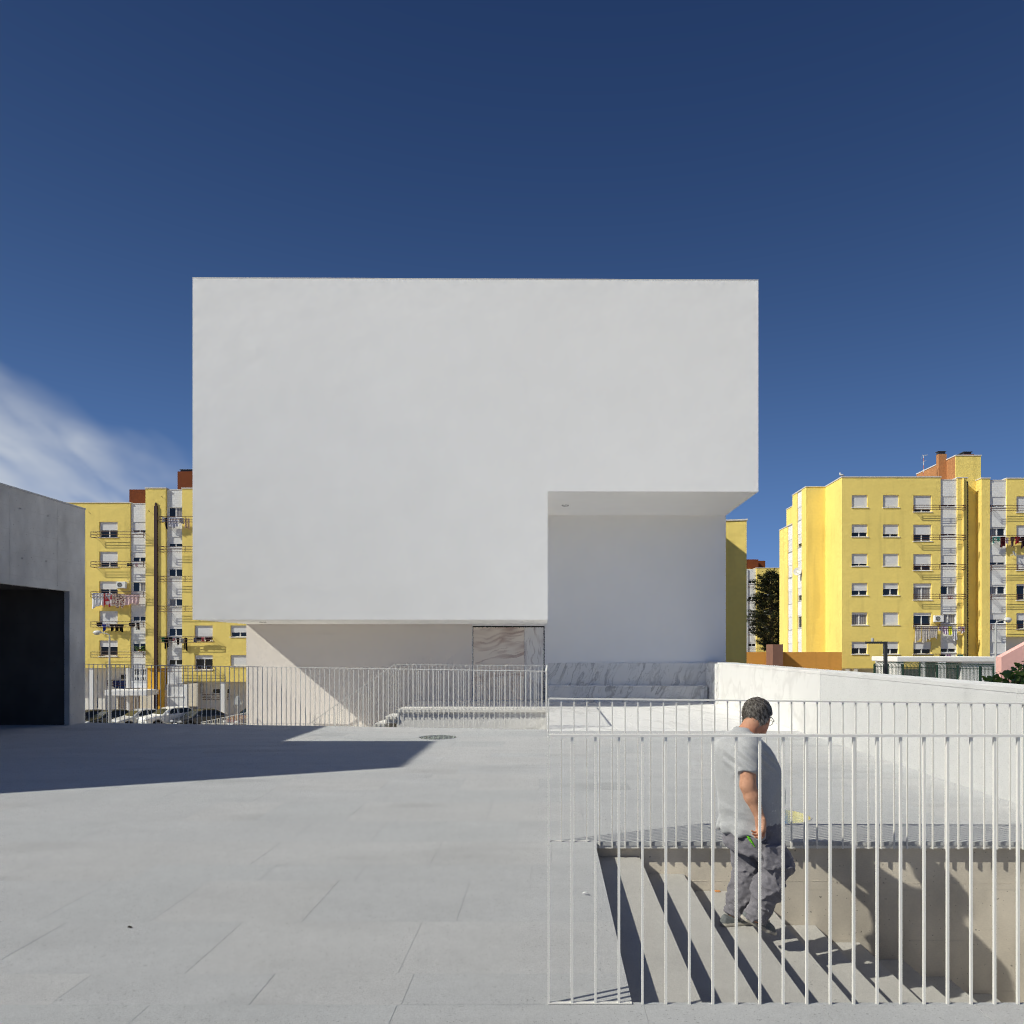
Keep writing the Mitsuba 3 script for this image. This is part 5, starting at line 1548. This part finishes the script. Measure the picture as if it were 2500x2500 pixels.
def sd_shirt(p):
    q = loc(p)
    d = sd_torso(p, .006, .248, .935)
    for S_, E_ in ((SR, RSE), (SL, LSE)):
        ax = (E_ - S_) / np.linalg.norm(E_ - S_)
        s = smax(sd_cone(p, S_ - ax * .01, E_ + ax * .06, .082, .070), (p - E_) @ ax, .006)
        d = smin(d, s, .055)
    d = smin(d, sd_cone(p, wld(-.075, .10, .835), wld(-.075, -.10, .835), .062, .062), .05)
    # neck opening
    n0, n1 = wld(-.060, 0, .80), hw(-.045, 0, -.02)
    d = smax(d, -(sd_cone(p, n0, n1, .056, .070) + 0 * d), .010)
    d = smax(d, (p - wld(-.046, 0, .945)) @ (np.array([.42, .14, .9])), .01)
    # folds
    back_ = np.clip(-q[:, 0] / .12, 0, 1)
    low = np.clip((.62 - q[:, 2]) / .3, 0, 1)
    n = meshkit.fbm(np.c_[q[:, 0] * 5, q[:, 1] * 5, q[:, 2] * 16 + 3 * q[:, 0]], 3, 3) - .5
    n2 = meshkit.fbm(np.c_[q[:, 0] * 9, q[:, 1] * 9, q[:, 2] * 5], 3, 8) - .5
    d = d + .020 * n * low * (.35 + back_) + .014 * n2
    hem = np.clip((.32 - q[:, 2]) / .08, 0, 1)
    d = d - .006 * hem + .012 * hem * np.sin(np.arctan2(q[:, 1], q[:, 0]) * 9 + 2 * q[:, 2])
    arm = np.clip((p[:, 1] < 4.76) * 1.0, 0, 1)
    d = d + .006 * arm * np.sin((p[:, 2] * 1.2 + p[:, 0]) * 75) * np.clip((p[:, 2] - .64) / .08, 0, 1) * np.clip((.86 - p[:, 2]) / .1, 0, 1)
    return d


def shirt_col(p, n, uv):
    a = fbm(p.x * 420, p.y * 420, p.z * 130, 2)
    b = fbm(p.x * 6, p.y * 6, p.z * 6, 3)
    k = .37 + .12 * (a - .5) + .05 * (b - .5)
    c = mi.Color3f(k * .985, k, k * 1.03)
    sp = smoothstep(.80, .84, noise(p.x * 95, p.y * 95, p.z * 60)) * smoothstep(.50, .40, p.z) * smoothstep(1.36, 1.42, p.x)
    return mix(c, (.66, .64, .62), sp)


M_SHIRT = mat('grey_jersey', mikit.proc(shirt_col), .9, .1, lambda p, n, uv: fbm(p.x * 300, p.y * 300, p.z * 300, 2), .0008, .001)
put(man_k, 'shirt', surface(sd_shirt, [.98, 4.50, .20], [1.62, 5.36, .98], .0060), M_SHIRT, True)


# work trousers
def sd_trousers(p):
    q = loc(p)
    z = np.clip(q[:, 2], .10, .32)
    a = np.interp(z, [.10, .2, .32], [.155, .176, .182])
    k = np.sqrt(((q[:, 0] - .012) / a) ** 2 + (q[:, 1] / .199) ** 2)
    d = smax((k - 1) * .17, np.maximum(.12 - q[:, 2], q[:, 2] - .375), .02)
    for (h, kn, an), r in zip(LEGS, ((.118, .090, .076, .066), (.108, .084, .070, .060))):
        leg = sd_cone(p, h, kn, r[0], r[1])
        m = kn + (an - kn) * .45
        leg = smin(leg, sd_cone(p, kn, m, r[1], r[2] * 1.10), .04)
        leg = smin(leg, sd_cone(p, m, an, r[2] * 1.10, r[3]), .05)
        ax = (an - kn) / np.linalg.norm(an - kn)
        leg = smax(leg, (p - an) @ ax - .012, .012)
        d = smin(d, leg, .035)
    # cargo pocket on the near thigh
    c = RH * .40 + RK * .60 + np.array([-.01, -.112, .0])
    d = smin(d, sd_box(p, c, [.068, .018, .072], r=.012), .012)
    u = np.stack([p[:, 0] * 8 - p[:, 2] * 5, p[:, 1] * 6, p[:, 2] * 9 + p[:, 0] * 6], -1)
    n = meshkit.fbm(u, 3, 21)
    rid = np.clip(1 - np.abs(2 * n - 1) * 1.6, 0, 1) ** 2.2 * 1.6 - .5
    lowr = np.clip((.22 - p[:, 2]) / .2, 0, 1)
    n3 = meshkit.fbm(np.stack([p[:, 0] * 22, p[:, 1] * 22, p[:, 2] * 30 - p[:, 0] * 14], -1), 2, 4) - .5
    stack = np.clip((-.16 - p[:, 2]) / .12, 0, 1)
    return d - .013 * rid * (.35 + .65 * lowr) + .014 * n3 * (.4 + stack)


def trouser_col(p, n, uv):
    a = fbm(p.x * 350, p.y * 350, p.z * 350, 2)
    b = fbm(p.x * 5, p.y * 5, p.z * 5, 3)
    k = .170 + .05 * (a - .5) + .07 * (b - .5)
    c = mi.Color3f(k * 1.0, k * .965, k * 1.09)
    w = fbm(p.x * 17 + 3, p.y * 17, p.z * 17, 2)
    area = smoothstep(.60, .70, fbm(p.x * 4.2 + 1.3, p.y * 4, p.z * 4.2 + 7, 2)) * smoothstep(1.24, 1.34, p.x)
    sp = smoothstep(.84, .90, noise(p.x * 130, p.y * 130, p.z * 75)) * (.12 + area) + smoothstep(.60, .72, w) * area * .75
    dark = smoothstep(.60, .72, fbm(p.x * 9 + 4, p.y * 9, p.z * 9 + 2, 3)) * smoothstep(.10, .16, p.z)
    c = c * (1 - .45 * dark)
    return mix(c, (.62, .61, .60), dr.clip(sp, 0, .9))


M_TROUSER = mat('work_cotton', mikit.proc(trouser_col), .85, .15, lambda p, n, uv: fbm(p.x * 260, p.y * 260, p.z * 260, 2), .0008, .001)
put(man_k, 'trousers', surface(sd_trousers, [1.02, 4.50, -.42], [1.66, 5.16, .40], .0050), M_TROUSER, True)


def on_front(f, x, z, y0=4.40):
    """Depth where the ray going away from us at (x, z) meets the surface f."""
    y = y0
    for _ in range(60):
        d = float(f(np.array([[x, y, z]]))[0])
        if d < .0015:
            break
        y += max(d * .6, .001)
    return np.array([x, y - .001, z])


zip_pts = []
for t in np.linspace(0, 1, 10):
    u, v = 1817 + 25 * t, 2029 + 38 * t
    p_ = at(u, v, 4.70)
    zip_pts.append(on_front(sd_trousers, p_[0], p_[2]))
M_LIME = mat('lime_lining', mikit.proc(lambda p, n, uv: mix((.05, .30, .012), (.20, .62, .03), smoothstep(.4, .6, noise(p.x * 160, p.y * 160, p.z * 160)))), .7, .2)
put(man_k, 'pocket_zip', tube(zip_pts, np.array([.002, .004, .006, .007, .0085, .0085, .0075, .006, .004, .002]), 6), M_LIME, True, label='bright green pocket opening')

# shoes
M_SOLE = mat('pale_sole', (.40, .375, .33), .8, .2)
M_CANVAS = mat('grey_canvas', mikit.proc(lambda p, n, uv: mix((.09, .10, .105), (.20, .215, .22), fbm(p.x * 45, p.y * 45, p.z * 45, 3))), .85, .15)


def shoe(heel, toe, up):
    ax = (toe - heel) / np.linalg.norm(toe - heel)
    up = up - ax * (up @ ax); up /= np.linalg.norm(up)
    sd_ = np.cross(up, ax)
    M = np.stack([ax, sd_, up], 1)
    L = np.linalg.norm(toe - heel)
    q_ = lambda p: (p - heel) @ M

    def outline(q, g):
        t = np.clip(q[:, 0] / L, 0, 1)
        w_ = np.interp(t, [0, .08, .3, .5, .72, .9, 1], [.012, .030, .034, .036, .046, .036, .010]) + g
        dx = np.maximum(-q[:, 0] - g, q[:, 0] - L - g)
        return np.maximum(np.abs(q[:, 1]) - w_, dx) * .8

    def sole(p):
        q = q_(p)
        return smax(outline(q, .003), np.abs(q[:, 2] - .011) - .012, .006)

    def upper(p):
        q = q_(p)
        t = np.clip(q[:, 0] / L, 0, 1)
        h = np.interp(t, [0, .12, .3, .45, .65, .85, .97, 1], [.070, .082, .076, .082, .064, .052, .034, .02])
        side_ = np.clip(q[:, 2] / .085, 0, 1)
        d = smax(outline(q, -.010 * side_ ** 2), q[:, 2] - h, .035)
        d = smax(d, .018 - q[:, 2], .004)
        op = sd_ell(q, [L * .25, 0, .105], [L * .19, .030, .045])
        return smax(d, -op, .008)
    lo, hi = np.minimum(heel, toe) - .13, np.maximum(heel, toe) + .13
    k = put(man_k, 'shoe', surface(upper, lo, hi, .0045), M_CANVAS, True)
    put(k, 'sole', surface(sole, lo, hi, .0045), M_SOLE, True)
    a = np.linspace(-1, 1, 13)
    seam = [heel + M @ np.array([L * (.56 + .13 * (1 - abs(s) ** 2)), .040 * s, .066 - .034 * abs(s) ** 2.2]) for s in a]
    put(k, 'seam', tube(seam, .0028, 6), M_SOLE, True)


shoe(np.array([1.128, 4.885, -.389]), np.array([1.395, 4.960, -.389]), np.array([0, 0, 1.0]))
shoe(np.array([1.225, 4.735, -.282]), np.array([1.452, 4.775, -.405]), np.array([.5, 0, .87]))


# hair: a cap of short tufted strands over the scalp
def sd_hair(p):
    q = hloc(p)
    h = sd_head(q)
    line = np.interp(q[:, 0], [-.12, -.065, -.035, -.012, .012, .03, .06, .09], [-.100, -.088, -.050, .012, .020, .042, .060, .076])
    thick = np.interp(q[:, 0], [-.12, -.05, .03, .09], [.017, .016, .012, .004]) * np.clip((q[:, 2] + .11) / .07, .35, 1)
    u = np.stack([q[:, 0] * 48, q[:, 1] * 75, q[:, 2] * 22 + q[:, 0] * 20], -1)
    n = meshkit.fbm(u, 3, 12)
    d = h - thick - .013 * (n - .5)
    d = smax(d, (line - q[:, 2]) + .016 * (n - .5), .012)
    ear = np.minimum(sd_ell(q, [.002, .088, -.004], [.027, .030, .040]), sd_ell(q, [.002, -.088, -.004], [.027, .030, .040]))
    return smax(d, -ear, .006)


def hair_col(p, n, uv):
    a = fbm(p.x * 150 + p.z * 60, p.y * 150, p.z * 45, 3)
    b = fbm(p.x * 14, p.y * 14, p.z * 14, 3)
    c = mix((.050, .042, .036), (.20, .18, .16), smoothstep(.35, .7, a))
    g_ = smoothstep(1.04, .94, p.z) * .6 + .25 * b
    return mix(c, (.38, .37, .36), dr.clip(g_ * smoothstep(.4, .7, a), 0, 1))


M_HAIR = mat('greying_hair', mikit.proc(hair_col), .6, .3, lambda p, n, uv: fbm(p.x * 240, p.y * 240, p.z * 110, 2), .003, .001)
put(man_k, 'hair', surface(sd_hair, HC - .16, HC + .16, .0030), M_HAIR, True)
# loose strands that break up the outline of the hair
hm = surface(sd_hair, HC - .16, HC + .16, .0060)
hr_ = np.random.RandomState(4)
pts_, fi = trimesh.sample.sample_surface(hm, 5200, seed=4)
nrm = hm.face_normals[fi]
flow = -hf * .75 - hu * .55 + hr_.normal(0, .35, (len(pts_), 3))
flow = flow - nrm * (flow * nrm).sum(1, keepdims=True) * .75
flow /= np.linalg.norm(flow, axis=1, keepdims=True)
sd2 = np.cross(flow, nrm); sd2 /= np.linalg.norm(sd2, axis=1, keepdims=True) + 1e-9
Ls = hr_.uniform(.010, .024, (len(pts_), 1))
b0 = pts_ - nrm * .002
v_ = np.stack([b0 - sd2 * .0011, b0 + sd2 * .0011, b0 + flow * Ls * .6 + nrm * .0035 + sd2 * .0007, b0 + flow * Ls * .6 + nrm * .0035 - sd2 * .0007, b0 + flow * Ls + nrm * .001], 1).reshape(-1, 3)
k5 = np.arange(len(pts_))[:, None] * 5
f_ = np.vstack([k5 + [0, 1, 2], k5 + [0, 2, 3], k5 + [3, 2, 4]])
put(man_k, 'hair_strands', trimesh.Trimesh(v_, f_, process=False), M_HAIR)
labels[man_k + '__hair_strands'] = {'kind': 'stuff'}
# glasses
gl = []
for s in (-1, 1):
    a = np.linspace(0, 2 * np.pi, 21)
    gl.append(tube([hw(.112 - .006 * abs(math.cos(t)), s * .034 + .024 * math.cos(t), .010 + .017 * math.sin(t)) for t in a], .0018, 6, False))
    gl.append(tube([hw(.104, s * .060, .016), hw(.09, s * .074, .018), hw(.02, s * .085, .020), hw(-.012, s * .086, .004)], .0024, 6))
gl.append(tube([hw(.112, -.010, .014), hw(.116, 0, .018), hw(.112, .010, .014)], .0018, 6))
put(man_k, 'glasses', cat_(gl), M_DARK, True)
